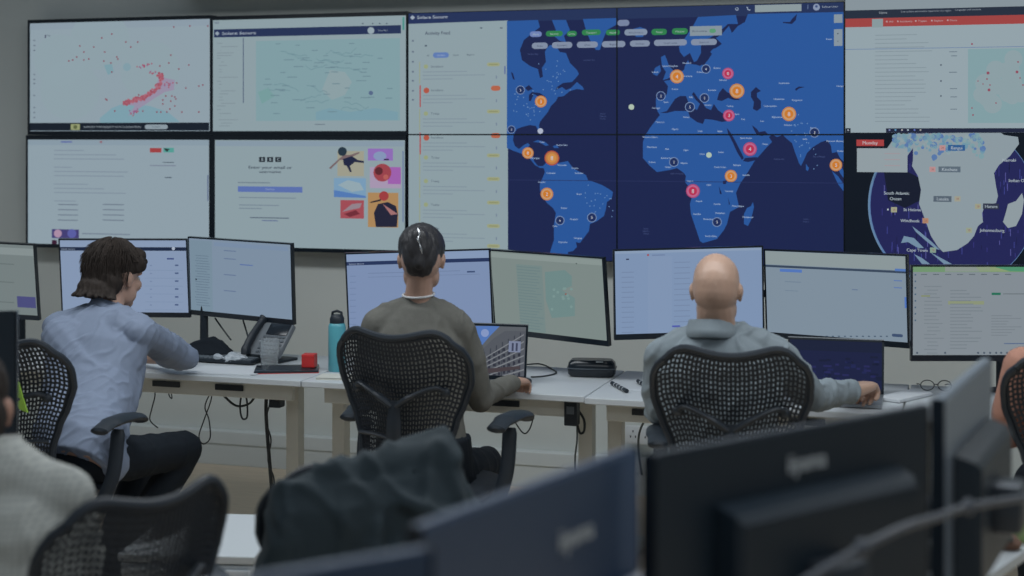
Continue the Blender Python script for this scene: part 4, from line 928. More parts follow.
# --- person in the checked shirt, near left
S = dict(head=P(-33, 410, 3.22), hyaw=R(38), hpitch=R(-5), hsc=1.05, nr=.060, neck=P(-25, 458, 3.20), shL=CX(-1.30, 3.20, 1.02), shR=P(66, 495, 3.16), elL=CX(-1.42, 3.35, .78), wrL=CX(-1.35, 3.58, .79),
         elR=P(48, 600, 3.32), wrR=CX(-1.12, 3.5, .80), chest=CX(-1.10, 3.16, .84), pel=CX(-1.05, 3.12, .58), hipL=CX(-1.16, 3.2, .56), hipR=CX(-.98, 3.18, .56), knL=CX(-1.3, 3.58, .56), knR=CX(-1.08, 3.62, .56), anL=CX(-1.3, 3.6, .11), anR=CX(-1.1, 3.62, .11), foot=FT(30), k=1.04)
body, o, L, rot = person('person in a checked off-white shirt at the near left corner, seen from behind', S, M['skin3'])
def ex(b): caps(b, P(0, 475, 3.17), .085, P(56, 500, 3.16), .066); caps(b, P(20, 540, 3.14), .12, P(30, 585, 3.18), .10); caps(b, P(62, 510, 3.18), .070, P(72, 570, 3.22), .070)
shirt('shirt', S, M['check'], body, o, .016, .9, folds((.5, .2, .6), .004, 12, .9, 3), extra=ex)
trousers(S, M['trouser'], body, o)
collar(P(-16, 450, 3.20), R(38), .074, .05, M['check'], body, o, R(-10))
b = B(); ell(b, L(0, -.020, .046), (.086, .108, .088), rot); ell(b, L(0, -.058, -.010), (.080, .072, .085), rot)
remesh(b, 'hair', .005, 3, M['hair_brown'], body, o, hairnoise(.003, 60, .7, 6))

# --- person in salmon at the right edge
S = dict(head=P(1092, 292, 4.85), hyaw=R(-5), hpitch=R(-6), hsc=.98, nr=.05, neck=P(1090, 338, 4.83), shL=P(1026, 368, 4.80), shR=P(1150, 366, 4.83), elL=P(1006, 436, 4.86), wrL=P(1040, 418, 5.10),
         elR=P(1175, 440, 4.9), wrR=P(1130, 420, 5.1), chest=P(1090, 420, 4.78), pel=P(1092, 505, 4.74), hipL=CX(1.75, 4.78, .55), hipR=CX(1.95, 4.78, .55), knL=CX(1.78, 5.12, .56), knR=CX(2.0, 5.12, .56), anL=CX(1.78, 5.1, .11), anR=CX(2.0, 5.1, .11), foot=FT(-5), k=.95)
body, o, L, rot = person('person in a salmon top at the right edge, only the arm and shoulder in view', S, M['skin3'])
def ex(b): caps(b, P(1022, 366, 4.80), .062, P(1008, 415, 4.83), .055)
shirt('jumper', S, M['salmon'], body, o, .014, .95, folds((.2, 0, 1), .008, 9, .85, 9), arms=(.052, .045, .034), extra=ex)
trousers(S, M['trouser'], body, o)
b = B(); ell(b, L(0, -.02, .045), (.088, .105, .09), rot); ell(b, L(0, -.07, -.03), (.078, .05, .10), rot); remesh(b, 'hair', .005, 3, M['hair_brown'], body, o, hairnoise(.003, 60, .7, 6))

# ================================================================== JACKET ON THE CHAIR
b = B(); A = R(43); rr_ = Matrix.Rotation(A, 3, 'Z'); J = lambda x, y, z: jo + (rr_ @ V((x, y, 0))) + V((0, 0, z - jo.z))
def JL(x, y, z): q = rr_ @ V((x, y, 0)); return V((jo.x+q.x, jo.y+q.y, z))
rx, ry = rr_ @ V((1, 0, 0)), rr_ @ V((0, 1, 0))
for (z, w, d, yo) in ():
    pass
loft(b, [(JL(-.01, -.27, .46), rx*.285, ry*.10), (JL(-.01, -.28, .66), rx*.275, ry*.095), (JL(0, -.285, .82), rx*.265, ry*.09), (JL(.0, -.29, .91), rx*.245, ry*.08), (JL(.01, -.29, .965), rx*.21, ry*.055)], 36, 2.6)
caps(b, JL(-.17, -.28, .945), .05, JL(.02, -.28, .975), .05); caps(b, JL(.02, -.28, .975), .05, JL(.15, -.27, .995), .062)
caps(b, JL(.15, -.27, .985), .065, JL(.235, -.26, .80), .06); caps(b, JL(-.19, -.27, .93), .055, JL(-.26, -.26, .66), .055)
caps(b, JL(.04, -.36, .91), .03, JL(.20, -.36, .82), .035); caps(b, JL(-.03, -.36, .86), .035, JL(-.06, -.38, .60), .035); caps(b, JL(.10, -.36, .80), .03, JL(.02, -.37, .70), .03)
def cf(c, n):
    q = V((c.x*9, c.y*9, c.z*3.0)); return .014*max(0, 1-abs(noise.noise(q))*4) + .010*max(0, 1-abs(noise.noise(V((c.x*7+c.z*5, c.y*7, c.z*7+3))))*4) + .012*noise.noise(c*8) - .008
ob = remesh(b, 'jacket', .009, 4, M['coat'], None, V((jo.x, jo.y, 0)), cf); ob.location = (jo.x, jo.y, 0)
tag(ob, 'dark padded jacket draped over a chair back in the foreground', 'jacket')

# ================================================================== DESK ITEMS
def rotz(a): return Matrix.Rotation(a, 3, 'Z')
def item(name, label, cat, px, py, z=DT, rz=0, group=None):
    p = PZ(px, py, z); return thing(name, label, cat, p, R(rz), group)
# phone
t = item('desk_phone', 'black desk phone with handset and display, below the angled monitor', 'phone', 266, 362, rz=-12)
tl = Matrix.Rotation(R(48), 3, 'X')
b = B(); box(b, (0, .03, .092), (.19, .175, .028), tl, .008); finish(b, 'body', M['phonegrey'], t)
b = B(); box(b, (0, .09, .06), (.05, .02, .12), Matrix.Rotation(R(-30), 3, 'X'), .004); box(b, (0, .05, .006), (.17, .14, .012), None, .004); finish(b, 'stand', M['black'], t)
b = B(); q = [V((-.075, -.048, .035)), V((-.078, -.035, .07)), V((-.078, .015, .125)), V((-.075, .065, .168)), V((-.075, .078, .178))]
tube(b, smooth_path(q), [.026]*4+[.020]*4+[.018]*5+[.024]*3+[.026], 12, .75); finish(b, 'handset', M['black'], t)
b = B(); box(b, (.03, .052, .140), (.115, .06, .004), tl, .002); finish(b, 'phone_display', M['blackg'], t)
b = B()
for i in range(6):
    for j in range(5): box(b, (-.025+i*.021, -.030+j*.0135, .050+j*.0150), (.014, .010, .006), tl, .001)
finish(b, 'keypad', M['keys'], t)
# glass
t = item('drinking_glass', 'clear drinking glass standing in front of the desk phone', 'glass', 269.5, 366)
b = B(); lathe(b, [(.036, 0), (.044, .118), (.0415, .118), (.034, .008)], n=32); finish(b, 'tumbler', M['glass'], t)
# black tablet folder and red cube
t = item('tablet', 'black tablet with a red edge lying near the desk end', 'tablet', 287, 370.5, rz=24)
b = B(); box(b, (0, 0, .007), (.27, .17, .010), bev=.003); finish(b, 'tablet_body', M['blackg'], t); b = B(); box(b, (0, 0, .0014), (.272, .172, .002)); finish(b, 'red_cover', M['red'], t)
b = B(); box(b, (.01, .0, .0125), (.18, .12, .001)); finish(b, 'glass_face', M['black'], t)
p = PZ(309.5, 367, DT+.013); b = B(); box(b, (0, 0, .029), (.056, .056, .056), bev=.003); box(b, (0, -.0285, .047), (.052, .001, .003)); o = finish(b, 'red_box', M['red'], None, False); o.location = p; o.rotation_euler = (0, 0, R(10)); tag(o, 'small red cube box on the black tablet', 'box')
# bottle
t = item('water_bottle', 'light blue water bottle with black lid beside the chair', 'bottle', 337, 371)
b = B(); lathe(b, [(.034, 0), (.037, .004), (.037, .19), (.034, .20), (.03, .205)], n=32); finish(b, 'bottle_body', M['cyan'], t)
b = B(); lathe(b, [(.031, .205), (.031, .225), (.026, .235), (.022, .24)], n=24); tube(b, [V((-.024, 0, .225)), V((-.02, 0, .25)), V((0, 0, .256)), V((.02, 0, .25)), V((.024, 0, .225))], .006, 8); finish(b, 'lid', M['black'], t)
# booklet
t = item('booklet', 'thin beige booklet on the desk edge beside the water bottle', 'booklet', 338, 378, rz=10)
b = B(); box(b, (0, 0, .004), (.16, .11, .006), bev=.001); finish(b, 'pages', M['beige'], t, False); b = B(); box(b, (0, 0, .0083), (.162, .112, .001)); box(b, (0, 0, .0008), (.162, .112, .001)); finish(b, 'cover', M['beige'], t, False)
# papers under the man's arm
for (px, py, rz, lb) in ((226, 371, 6, 'loose white paper sheets beside the blue sleeve'), (226, 357.5, -12, 'white papers lying at the back of the left desk')):
    t = item('paper_sheets', lb, 'paper', px, py, rz=rz); b = B()
    box(b, (0, 0, .0015), (.297, .21, .002)); box(b, (.012, .006, .0035), (.297, .21, .001), rotz(R(4))); finish(b, 'sheet', M['paper'], t, False)
t = item('computer_keyboard', 'black keyboard behind the papers on the left desk', 'keyboard', 218, 361.5, rz=-2)
b = B(); box(b, (0, 0, .012), (.40, .12, .015), bev=.004); finish(b, 'case', M['black'], t); b = B()
for i in range(18):
    for j in range(5): box(b, (-.182+i*.0214, -.044+j*.022, .0215), (.017, .017, .006), bev=.001, seg=1)
finish(b, 'keycaps', M['keys'], t, False)
# soft black pouch
p = PZ(208, 358, DT); b = B(); loft(b, [(V((0, 0, .004)), V((.10, 0, 0)), V((0, .07, 0))), (V((0, 0, .03)), V((.115, 0, 0)), V((0, .075, 0))), (V((-.015, .01, .06)), V((.09, 0, 0)), V((0, .05, 0))), (V((-.03, .02, .085)), V((.05, 0, .01)), V((0, .02, 0)))], 24, 2.6)
o = remesh(b, 'cloth_pouch', .006, 3, M['trouser'], None, V((0, 0, 0)), folds((1, .3, 0), .008, 18, .7, 2)); o.location = p; tag(o, 'black soft pouch beside the blue sleeve on the left desk', 'pouch')
p = PZ(229, 363, DT); b = B()
rr = random.Random(5)
for k in range(9): ell(b, ((rr.random()-.5)*.10, (rr.random()-.5)*.05, .016+rr.random()*.012), (.02+rr.random()*.015, .016, .012+rr.random()*.008))
m_pl = mat('clear_plastic', (.42, .46, .50), .2, noise_amt=.2, nscale=60, bump=.8, bscale=70)
o = remesh(b, 'plastic_bag', .004, 1, m_pl, None, V((0, 0, 0)), folds((1, .5, .2), .006, 50, .5, 2)); o.location = p; tag(o, 'crumpled clear plastic wrap beside the desk phone', 'plastic wrap')
p = PZ(190, 356, DT); b = B(); lathe(b, [(.022, 0), (.026, .01), (.026, .022), (.02, .026)], n=20); o = finish(b, 'tape_roll', M['cyan'], None); o.location = p; tag(o, 'small turquoise pot at the back of the left desk', 'pot')
# case
t = item('hard_case', 'black zipped hard case on the middle desk', 'case', 592, 376, rz=10)
b = B(); loft(b, [(V((0, 0, .002)), V((.090, 0, 0)), V((0, .045, 0))), (V((0, 0, .012)), V((.099, 0, 0)), V((0, .052, 0))), (V((0, 0, .038)), V((.101, 0, 0)), V((0, .054, 0))), (V((0, 0, .058)), V((.097, 0, 0)), V((0, .050, 0))), (V((0, 0, .070)), V((.085, 0, 0)), V((0, .040, 0)))], 40, 4.5)
finish(b, 'shell', M['blackg'], t); b = B(); loft(b, [(V((0, 0, .035)), V((.1025, 0, 0)), V((0, .0555, 0))), (V((0, 0, .039)), V((.1025, 0, 0)), V((0, .0555, 0)))], 40, 4.5); finish(b, 'zip', M['keys'], t)
b = B(); box(b, (.035, -.046, .066), (.03, .002, .004), Matrix.Rotation(R(-40), 3, 'X')); finish(b, 'white_mark', M['whitep'], t)
# pens
for i, (a, c_, lb) in enumerate((((612, 383), (627, 391), 'black and white marker pen lying on the desk, left of the two'), ((638, 381), (652, 389), 'black and white marker pen next to the bald man, right of the two'))):
    p0, p1 = PZ(*a, DT+.009), PZ(*c_, DT+.009); d = (p1-p0).normalized(); t = thing('marker_pen', lb, 'pen', p0); b = B(); tube(b, [V((0, 0, 0)), p1-p0], .008, 12); finish(b, 'barrel', M['black'], t)
    for k in (.22, .4, .58, .76):
        b = B(); q = (p1-p0)*k; tube(b, [q, q+d*.006], .0084, 12); finish(b, 'stripe', M['whitep'], t)
t = item('ruler', 'clear plastic ruler beside the marker pens', 'ruler', 640, 391, rz=4); b = B(); box(b, (0, 0, .002), (.09, .022, .002)); finish(b, 'strip', M['paper'], t, False)
# laptops
def laptop(label, px, py, rz, w, d, op, lid_h, content, base_c, m):
    t = item('laptop', label, 'laptop', px, py, rz=rz); o = V(t.location); rz = R(rz)
    b = B(); box(b, (0, -d/2, .009), (w, d, .014), bev=.003); finish(b, 'base', m, t)
    b = B()
    for i in range(14):
        for j in range(5): box(b, (-w*.43+i*w*.066, -d*.82+.05+j*.021+.02, .0172), (w*.055, .017, .002))
    finish(b, 'keys', M['black'], t, False)
    b = B(); box(b, (0, -d*.86+.01, .0165), (.10, .05, .001)); finish(b, 'touchpad', M['darkmetal'], t, False)
    a = R(op); up = V((0, math.sin(a), math.cos(a))); bk = V((0, math.cos(a), -math.sin(a)))
    c = V((0, .0, .016))+up*lid_h/2
    b = B(); obox(b, c+bk*.004, V((w/2, 0, 0)), up*lid_h/2, bk*.003, .002); ld = finish(b, 'lid', m, t)
    b = B(); obox(b, c+up*(lid_h/2+.0015)+bk*.002, V((w/2, 0, 0)), up*.002, bk*.004); finish(b, 'lid_rim', M['metal'], t, False)
    b = B(); g = .008
    for (cx, cu, sx, su) in ((0, lid_h/2-g/2, w, g), (0, -lid_h/2+g, w, g*2), (-w/2+g/2, 0, g, lid_h), (w/2-g/2, 0, g, lid_h)): obox(b, c+V((cx, 0, 0))+up*cu-bk*.0005, V((sx/2, 0, 0)), up*su/2, bk*.0015)
    finish(b, 'screen_border', M['blackg'], t, False)
    rm = Matrix.Rotation(rz, 3, 'Z'); s = Scr(o + rm @ (c+bk*.0004), rm @ V((1, 0, 0)), rm @ up); content(s)
    ob = s.build('screen', (-w/2+g, w/2-g, -lid_h/2+g*2, lid_h/2-g), t, base_c, o, .0004); ob.data.transform(rm.inverted().to_4x4())
    return t
def lc1(s):
    s.poly([(440, 326), (500, 326), (490, 336), (478, 350), (472, 362), (440, 362)], (78, 118, 190), 1); s.circ(485, 333, 4, (130, 150, 200), 2); s.circ(476, 345, 4, (110, 140, 200), 2)
    s.poly([(440, 380), (472, 362), (482, 350), (494, 338), (505, 331), (526, 331), (526, 380)], (82, 86, 94), 2)
    for i in range(7):
        x = 484+i*6; s.poly([(x, 352-i*3.2), (x+1.2, 351.4-i*3.2), (x, 376), (x-1.2, 376)], (58, 62, 72), 3)
    for j in range(6):
        s.poly([(474, 364+j*4), (524, 334+j*7), (524, 335.4+j*7), (474, 365+j*4)], (122, 126, 132), 4)
        for i in range(9): s.rect(478+i*5, 480.4+i*5, 361+j*4.2-i*2.6+j*i*.3, 364+j*4.2-i*2.6+j*i*.3, (46, 48, 60), 4)
    s.rect(509, 521, 341, 352, (120, 130, 158), 5); s.rect(512, 514, 343, 351, (60, 66, 90), 6); s.rect(516, 518, 343, 351, (60, 66, 90), 6); s.poly([(440, 376), (482, 369), (520, 366), (520, 369), (440, 380)], (70, 60, 64), 5)
lp = laptop('open grey laptop showing an ornate building facade, beside the woman', 487, 383, 3, .325, .22, 10, .222, lc1, (90, 94, 100), M['darkmetal'])
def lc2(s):
    s.rect(800, 890, 350, 400, (22, 28, 66), 1)
    for i in range(40): x, y = 808+rnd.random()*70, 356+rnd.random()*24; s.rect(x, x+3+rnd.random()*6, y, y+2, rnd.choice(((28, 34, 84), (18, 24, 54), (34, 36, 90))), 2)
laptop('open silver laptop with a dark navy screen, under the blank grey-blue monitor', 835, 396.5, 2, .365, .235, 13, .205, lc2, (20, 27, 56), M['metal'])
# mouse and its cable
t = item('computer_mouse', 'black mouse under the hand of the woman', 'mouse', 523, 386, rz=-12); b = B(); ell(b, (0, 0, .016), (.030, .052, .017)); finish(b, 'shell', M['black'], t)
def cable(label, pts, r=.0032, m='cable', cat='cable', name='cable', grp=None):
    pts = [V(p) for p in pts]; o = pts[0].copy(); b = B(); tube(b, smooth_path([p-o for p in pts], 8), r, 7); q = finish(b, name, M[m]); q.location = o; tag(q, label, cat, grp); return q
D = DT+.004
cable('thin black cable looping on the desk beside the zipped case', [PZ(523, 365, DT+.02), PZ(540, 364, D), PZ(552, 369, D), PZ(556, 373, D), PZ(545, 376, D), PZ(531, 377, D)])
# glasses on right desk
t = item('eyeglasses', 'black-framed eyeglasses lying on the right desk', 'glasses', 936, 391, rz=10); b = B()
for sx in (-.033, .033): tube(b, [V((sx+.026*math.cos(a), 0, .022+.02*math.sin(a))) for a in [2*PI*k/16 for k in range(17)]], .002, 6)
tube(b, [V((-.008, 0, .026)), V((.008, 0, .026))], .002, 6)
for sx in (-.06, .06): tube(b, [V((sx, 0, .024)), V((sx, .10, .012)), V((sx*.9, .13, .004))], .002, 6)
finish(b, 'frame', M['black'], t)
t = item('notebook', 'closed pale grey notebook beside the navy laptop on the right desk', 'notebook', 905, 398, rz=-28); b = B(); box(b, (0, 0, .008), (.10, .24, .013), bev=.002); finish(b, 'cover', M['paper'], t, False)
b = B(); box(b, (.0, -.1208, .008), (.094, .001, .009)); finish(b, 'pages', M['paper'], t, False)
# under-desk power blocks
for (px, py0, py1, y, lb) in ((277, 383, 407, 5.72, 'black power block hanging under the left desk'), (572, 401, 425, 5.66, 'black power block hanging under the middle desk with a looped cable')):
    a, c_ = PY(px, py0, y), PY(px, py1, y); t = thing('power_block', lb, 'power adapter', c_); hgt = DT-.025-c_.z; b = B(); box(b, (0, 0, hgt/2), (.052, .05, hgt), bev=.004); finish(b, 'block', M['black'], t, False)
    b = B(); box(b, (0, -.026, hgt*.6), (.03, .002, .03)); finish(b, 'label', M['keys'], t, False)
YC = 5.75
def pc(pts, y=YC): return [PY(px, py, y) for px, py in pts]
cable('black cable sagging under the left desk in a long loop', pc([(213, 384), (225, 397), (237, 406), (250, 403), (256, 393)]), .005)
cable('black cable hanging in a narrow loop under the left desk', pc([(243, 388), (240, 405), (242, 418), (247, 417), (247, 402), (244, 390)]), .004)
cable('thin cable pair crossing down to the man\'s knee', pc([(212, 386), (211, 400), (204, 420), (199, 436), (203, 444), (210, 438), (209, 420), (205, 406), (212, 390)]), .0028)
cable('thin white-grey cable along the tray of the left desk', pc([(178, 384), (200, 392), (240, 396), (262, 392)], 5.7), .003, 'bluecable')
cable('black cable bundle running down to the floor beside the left desk leg', pc([(268, 386), (266, 405), (267, 430), (269, 455), (271, 480), (273, 510)], 5.82), .008)
cable('thin black twisted cable beside the bundle at the left desk leg', pc([(263, 386), (270, 400), (266, 420), (271, 440), (268, 460), (274, 480), (272, 505)], 5.80), .0035)
cable('short thin cable hanging beneath the left desk, behind the armrest', pc([(153, 384), (155, 395), (152, 408), (150, 420), (158, 428)], 5.72), .0028)
cable('small thin cable loop hanging under the left desk', pc([(168, 384), (169, 395), (172, 398), (170, 386)], 5.72), .0025)
cable('black looped cable beside the power block under the middle desk', pc([(578, 410), (584, 420), (584, 431), (580, 433), (577, 424)], 5.7), .005)
cable('grey cable hanging from the power block to the floor', pc([(577, 425), (577, 440), (575, 460), (576, 490)], 5.72), .004, 'bluecable')
cable('grey cable curving down beside the right middle desk leg', pc([(653, 412), (645, 420), (639, 435), (639, 455), (642, 475)], 5.8), .0045, 'bluecable')
cable('thin black cable hanging under the desk behind the armrest of the woman', pc([(502, 400), (508, 410), (522, 432), (529, 430), (534, 415), (536, 402)], 5.72), .0028)
cable('black cable drooping from monitor down to the desk phone', [PY(215, 318, 6.2), PY(222, 328, 6.2), PY(231, 340, 6.18)], .004)
cable('short black cable from the angled monitor', [PY(243, 320, 6.2), PY(246, 330, 6.18), PY(249, 340, 6.1)], .004)
# lime tag on the chair
p = P(17, 384, 5.16); b = B(); rings(b, [[p+V(q)-p for q in ((-.02, 0, .0), (.012, -.004, .01), (.012, -.010, .01), (-.02, -.008, 0))], [V(q) for q in ((-.012, -.004, -.035), (.030, -.004, -.045), (.030, -.010, -.045), (-.012, -.012, -.035))], [V(q) for q in ((.015, 0, -.085), (.046, 0, -.095), (.046, -.007, -.095), (.015, -.007, -.085))]])
o = finish(b, 'lime_tag', M['lime'], None, False); o.location = p; tag(o, 'lime green fabric tag hanging on the back of the left chair', 'tag')
# low cabinet on the floor
c0_, c1_ = CX(-1.20, 4.86, 0), CX(-.78, 4.86, 0); q = CX(-.985, 4.88, 0)
t = thing('drawer_pedestal', 'white low drawer pedestal on the floor behind the near chairs', 'cabinet', q, R(13)); b = B(); box(b, (0, 0, .225), (.42, .50, .39), bev=.004); box(b, (0, 0, .438), (.43, .51, .024), bev=.003); finish(b, 'body', M['desk'], t, False)
for k in range(3):
    b = B(); box(b, (0, -.256, .10+k*.125), (.40, .014, .118), bev=.003); dr = finish(b, 'drawer', M['whitep'], t, False); b = B(); box(b, (0, -.268, .14+k*.125), (.12, .012, .010), bev=.002); finish(b, 'handle', M['metal'], dr, False)
for sx in (-.17, .17):
    for sy in (-.2, .2): b = B(); caps(b, (sx-.008, sy, .016), .015, (sx+.008, sy, .016), .015); finish(b, 'caster', M['black'], t)

# ================================================================== NEAR BENCH OF MONITORS (seen from behind)
def back_monitor(label, pL, pR, drop, Hm, logo=None, mt='monback', bump=(.22, .80, .55), lo=(.19, 0), hm=None, grp='monitors on the near desk seen from behind'):
    """pL/pR: (px, depth) of the ends of the top edge as seen"""
    zt = HC-drop; A_ = P(pL[0], 0, pL[1]); B_ = P(pR[0], 0, pR[1]); A_.z = B_.z = zt
    e = (B_-A_); W = e.length; e.normalize(); c = (A_+B_)/2; n = V((0, 0, 1)).cross(e).normalized()   # pointing away from viewer?
    if n.dot(c) < 0: n = -n                      # screen side, away from the camera
    t = thing('computer_monitor', label, 'monitor', V((c.x, c.y, zt-Hm)), 0, grp); o = V(t.location); C0 = V((0, 0, Hm/2))
    b = B(); obox(b, C0+n*.013, e*W/2, n*.011, V((0, 0, Hm/2)), .004); finish(b, 'back_cover', M[mt], t)
    s = Scr(o+C0+n*.0245, -e, V((0, 0, 1)))
    b = B(); obox(b, C0+n*.0245, e*(W/2-.004), n*.001, V((0, 0, Hm/2-.004)))
    for sg in (-1, 1): obox(b, C0+e*sg*(W/2+.001)+n*.014, e*.0015, n*.0115, V((0, 0, Hm/2)))
    finish(b, 'bezel', M['blackg'], t, False)
    if True:
        s.it = []; s.build('screen', (-W/2+.01, W/2-.01, -Hm/2+.02, Hm/2-.01), t, (110, 128, 150), o, .0015)
    b = B(); x0, x1, hh = bump; w2 = (x1-x0)*W/2; cx = ((x0+x1)/2-.5)*W; zc = Hm*hh
    bm_pts = [[V((0, 0, 0))+e*(cx+sx*w2*k)+n*(-y)+V((0, 0, z)) for (sx, z) in ((-1, .03), (1, .03), (1, zc), (-1, zc))] for y, k in ((0, 1), (.035, .97), (.045, .93))]
    for i, r_ in enumerate(bm_pts):
        if i: 
            for k in (2, 3): r_[k].z -= .012*i
    rings(b, bm_pts); finish(b, 'rear_housing', M[hm or mt], t, False)
    if logo:
        vs, fs, Wt = glyphs(logo); k = .088/Wt; b = B(); base = C0+V((0, 0, Hm*lo[0]))+e*lo[1]
        for dx in (0, .0018):
            vv = [b.verts.new(base+e*(x*k-.049+dx)+V((0, 0, y*k*1.15))-n*(.0006+dx*.1)) for x, y in vs]
            for f in fs:
                try: b.faces.new([vv[i] for i in f])
                except Exception: pass
        finish(b, 'maker_logo', M['whitep'], t, False)
    return t, c, e, n, zt
DR = .45
bd = {}
bd['A'] = back_monitor('large dark monitor seen from behind in the near foreground, centre right', (655.5, 2.10), (930, 2.485), DR, .365, 'iiyama', bump=(.19, .87, .76), lo=(.325, .01))
bd['B'] = back_monitor('near monitor with bluish dark back at the bottom centre, seen obliquely', (424, 1.715), (640, 2.15), DR, .365, 'iiyama', 'monbluesheen', bump=(.60, 1.0, .52), lo=(.235, .085))
bd['C'] = back_monitor('silvery monitor seen almost edge-on near the right edge', (946, 2.54), (993, 3.01), DR, .365, None, 'monsil', bump=(.15, .9, .70), hm='monback')
bd['D'] = back_monitor('nearest monitor, only its top edge in view at the bottom left of centre', (160, 1.46), (433, 1.625), DR, .365, None, 'monbluesheen')  # paler bluish cover paints in the light reflected along its top edge
# near desk
dv = (RT*.6+FW*.8); nv = (-RT*.8+FW*.6); e0 = RT*1.09+FW*3.43
def ND(a, b_, z): v = e0 + dv*a + nv*b_; v.z = z; return v
t = thing('office_desk', 'near white desk carrying the monitors seen from behind', 'desk', ND(-1.0, .3, 0), math.atan2(dv.y, dv.x))
b = B(); box(b, (-.03, 0, DT-.0125), (3.0, .6, .025), bev=.003); finish(b, 'desktop', M['desk'], t, False)
for sx in (-1.3, 1.2):
    b = B(); box(b, (sx, 0, .37), (.075, .08, .69), bev=.004); box(b, (sx, 0, .02), (.075, .54, .04)); finish(b, 'leg', M['deskedge'], t, False)
b = B(); box(b, (0, 0, .69), (2.5, .05, .05)); finish(b, 'crossbeam', M['deskedge'], t, False)
# arms of the near monitors
for k, lb in (('A', 'monitor arm holding the large dark near monitor'), ('B', 'monitor arm holding the bluish near monitor'), ('C', 'monitor arm holding the silvery monitor near the right edge'), ('D', 'monitor arm holding the nearest monitor')):
    _, c, e, n, zt = bd[k]; a = (V((c.x, c.y, 0))-V((e0.x, e0.y, 0))).dot(dv); q = ND(a+.12, .06, DT)
    t = thing('monitor_arm', lb, 'monitor arm', q, 0, 'monitor arms on the near desk'); o = V(t.location); pt = c - n*.05; pt.z = zt-.23
    b = B(); lathe(b, [(.05, 0), (.05, .014), (.022, .018), (.02, .30), (.024, .305), (.024, .325)], n=20); finish(b, 'pole', M['darkmetal'], t)
    if k == 'C':
        b = B(); tube(b, smooth_path([P(*q_)-o for q_ in ((800, 584, 2.06), (862, 548, 2.14), (905, 527, 2.22), (935, 518, 2.30), (968, 507, 2.40), (1030, 497, 2.55))]), .0065, 10); finish(b, 'crossbar', M['armgrey'], t)
        for q_ in ((862, 548, 2.14), (968, 507, 2.40)): b = B(); ell(b, P(*q_)-o, (.012, .012, .014)); finish(b, 'joint', M['armgrey'], t)
    b = B(); tube(b, [V((0, 0, .29)), (pt-o)*.5+V((0, 0, .13))-n*.05, pt-o], [.022, .019, .019], 10, .8); box(b, pt-o, (.09, .09, .09), rotz(math.atan2(e.y, e.x)), .012); finish(b, 'arm', M['darkmetal'], t)
# things on the near desk
def on_nd(name, label, cat, a, b_, rz=0): return thing(name, label, cat, ND(a, b_, DT), math.atan2(dv.y, dv.x)+R(rz))
t = on_nd('docking_station', 'black docking station on the near desk at the right', 'docking station', .10, .17); b = B(); box(b, (0, 0, .055), (.40, .10, .11), bev=.008); finish(b, 'case', M['black'], t, False); b = B(); box(b, (0, 0, .112), (.39, .03, .004)); finish(b, 'top_strip', M['metal'], t, False)
t = on_nd('desk_speaker', 'black cylindrical speaker with a pale rim, below the silvery monitor', 'speaker', -.10, .19); b = B(); lathe(b, [(.05, 0), (.052, .01), (.052, .20), (.045, .21)], n=28); finish(b, 'body', M['black'], t); b = B(); lathe(b, [(.046, .208), (.046, .216), (.035, .219)], n=28); finish(b, 'rim', M['whitep'], t)
p = PZ(1024, 541, DT); b = B(); lathe(b, [(.004, .008), (.022, .0), (.036, .02), (.039, .038), (.032, .058), (.014, .066), (.004, .058)], n=24); o = finish(b, 'apple', M['apple']); o.location = p+V((0, 0, .0)); tag(o, 'green apple on the near desk at the right edge', 'apple')
b = B(); tube(b, [V((0, 0, .058)), V((.003, 0, .072)), V((.008, 0, .08))], .0016, 6); st = finish(b, 'stem', M['brown'], o)
p = PZ(1007, 549, DT); b = B(); loft(b, [(V((0, 0, .002)), V((.03, 0, 0)), V((0, .02, 0))), (V((0, 0, .018)), V((.036, 0, 0)), V((0, .024, 0))), (V((0, 0, .032)), V((.022, 0, 0)), V((0, .014, 0)))], 20, 2.4); o = finish(b, 'brown_snack', M['brown']); o.location = p; tag(o, 'small brown snack beside the green apple', 'snack')
def ncable(label, pts, r=.006, m='cable'): cable(label, [ND(*q) for q in pts], r, m)
ncable('thick black cable looping over the near desk by the docking station', [(-.55, .10, DT+.01), (-.42, .08, DT+.12), (-.30, .05, DT+.17), (-.16, .06, DT+.12), (-.08, .08, DT+.01)], .012)
ncable('grey cable along the back edge of the near desk', [(-.75, .03, DT+.02), (-.5, .03, DT+.09), (-.25, .02, DT+.14), (.02, .03, DT+.13), (.25, .03, DT+.02)], .009, 'bluecable')
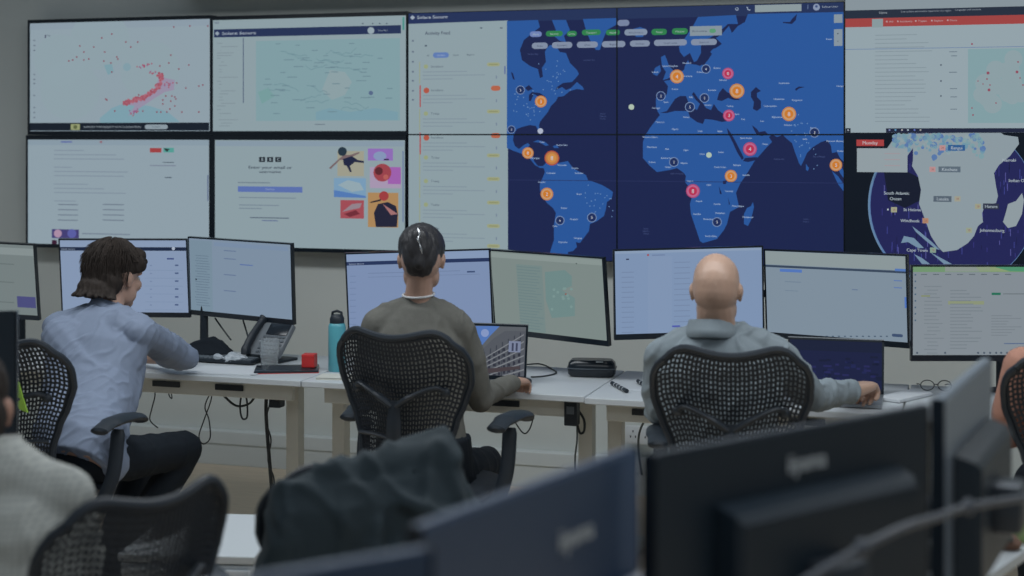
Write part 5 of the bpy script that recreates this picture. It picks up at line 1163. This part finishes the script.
# left-edge monitor on its own desk
t = thing('office_desk', 'small white desk beyond the left edge of the picture', 'desk', CX(-1.95, 4.02, 0), YAW+R(10)); b = B(); box(b, (0, 0, DT-.0125), (.95, .6, .025), bev=.003); finish(b, 'desktop', M['desk'], t, False)
for sx in (-.42, .42): b = B(); box(b, (sx, 0, .37), (.06, .07, .69)); box(b, (sx, 0, .02), (.06, .5, .04)); finish(b, 'leg', M['deskedge'], t, False)
tt, c, e, n, zt = back_monitor('dark monitor cut by the left edge, above the dark-haired head', (-215, 3.75), (16, 3.85), .455, .36, None, grp='dark monitor at the left')
b = B(); o = V(tt.location); tube(b, [V((0, 0, .14))+n*-.05, V((0, 0, -.02))+n*-.05, V((0, 0, DT+.01-o.z))+n*-.05], .02, 12); box(b, V((0, 0, DT+.007-o.z))+n*-.05, (.2, .16, .012)); finish(b, 'stand', M['black'], tt, False)

# ================================================================== LIGHT AND CAMERA
w = bpy.data.worlds.new('w'); SC.world = w; w.use_nodes = True
w.node_tree.nodes['Background'].inputs[0].default_value = (.60, .74, .86, 1); w.node_tree.nodes['Background'].inputs[1].default_value = .17
def area(name, loc, size, power, color=(.92, .97, 1.0), aim=None):
    l = bpy.data.lights.new(name, 'AREA'); l.shape = 'RECTANGLE'; l.size, l.size_y = size; l.energy = power; l.color = color
    o = bpy.data.objects.new(name, l); COL.objects.link(o); o.location = loc
    if aim: o.rotation_euler = (V(aim)-V(loc)).to_track_quat('-Z', 'Y').to_euler()
    return o
area('ceiling_lamp_left', (-3.6, 4.6, 2.95), (2.4, .6), 30)
area('ceiling_lamp_middle', (-1.4, 4.6, 2.95), (2.4, .6), 30)
area('ceiling_lamp_right', (.9, 4.6, 2.95), (2.4, .6), 30)
area('ceiling_lamp_near', (-.6, 1.8, 2.95), (3.0, .6), 22)
cam = bpy.data.cameras.new('camera'); co = bpy.data.objects.new('camera', cam); COL.objects.link(co)
co.location = EYE; co.rotation_euler = (PI/2, 0, YAW); cam.sensor_width = 36; cam.lens = FPX/1024*36; cam.shift_y = -(288-HOR)/1024
cam.clip_start = .05; cam.dof.use_dof = True; cam.dof.focus_distance = 6.2; cam.dof.aperture_fstop = 2.0; cam.dof.aperture_blades = 0
SC.camera = co
SC.view_settings.view_transform = 'Standard'; SC.view_settings.look = 'None'; SC.view_settings.gamma = 1; SC.view_settings.use_curve_mapping = False
SC.view_settings.exposure = 0
SC.cycles.use_denoising = True
SC.cycles.max_bounces = 6; SC.cycles.transparent_max_bounces = 8
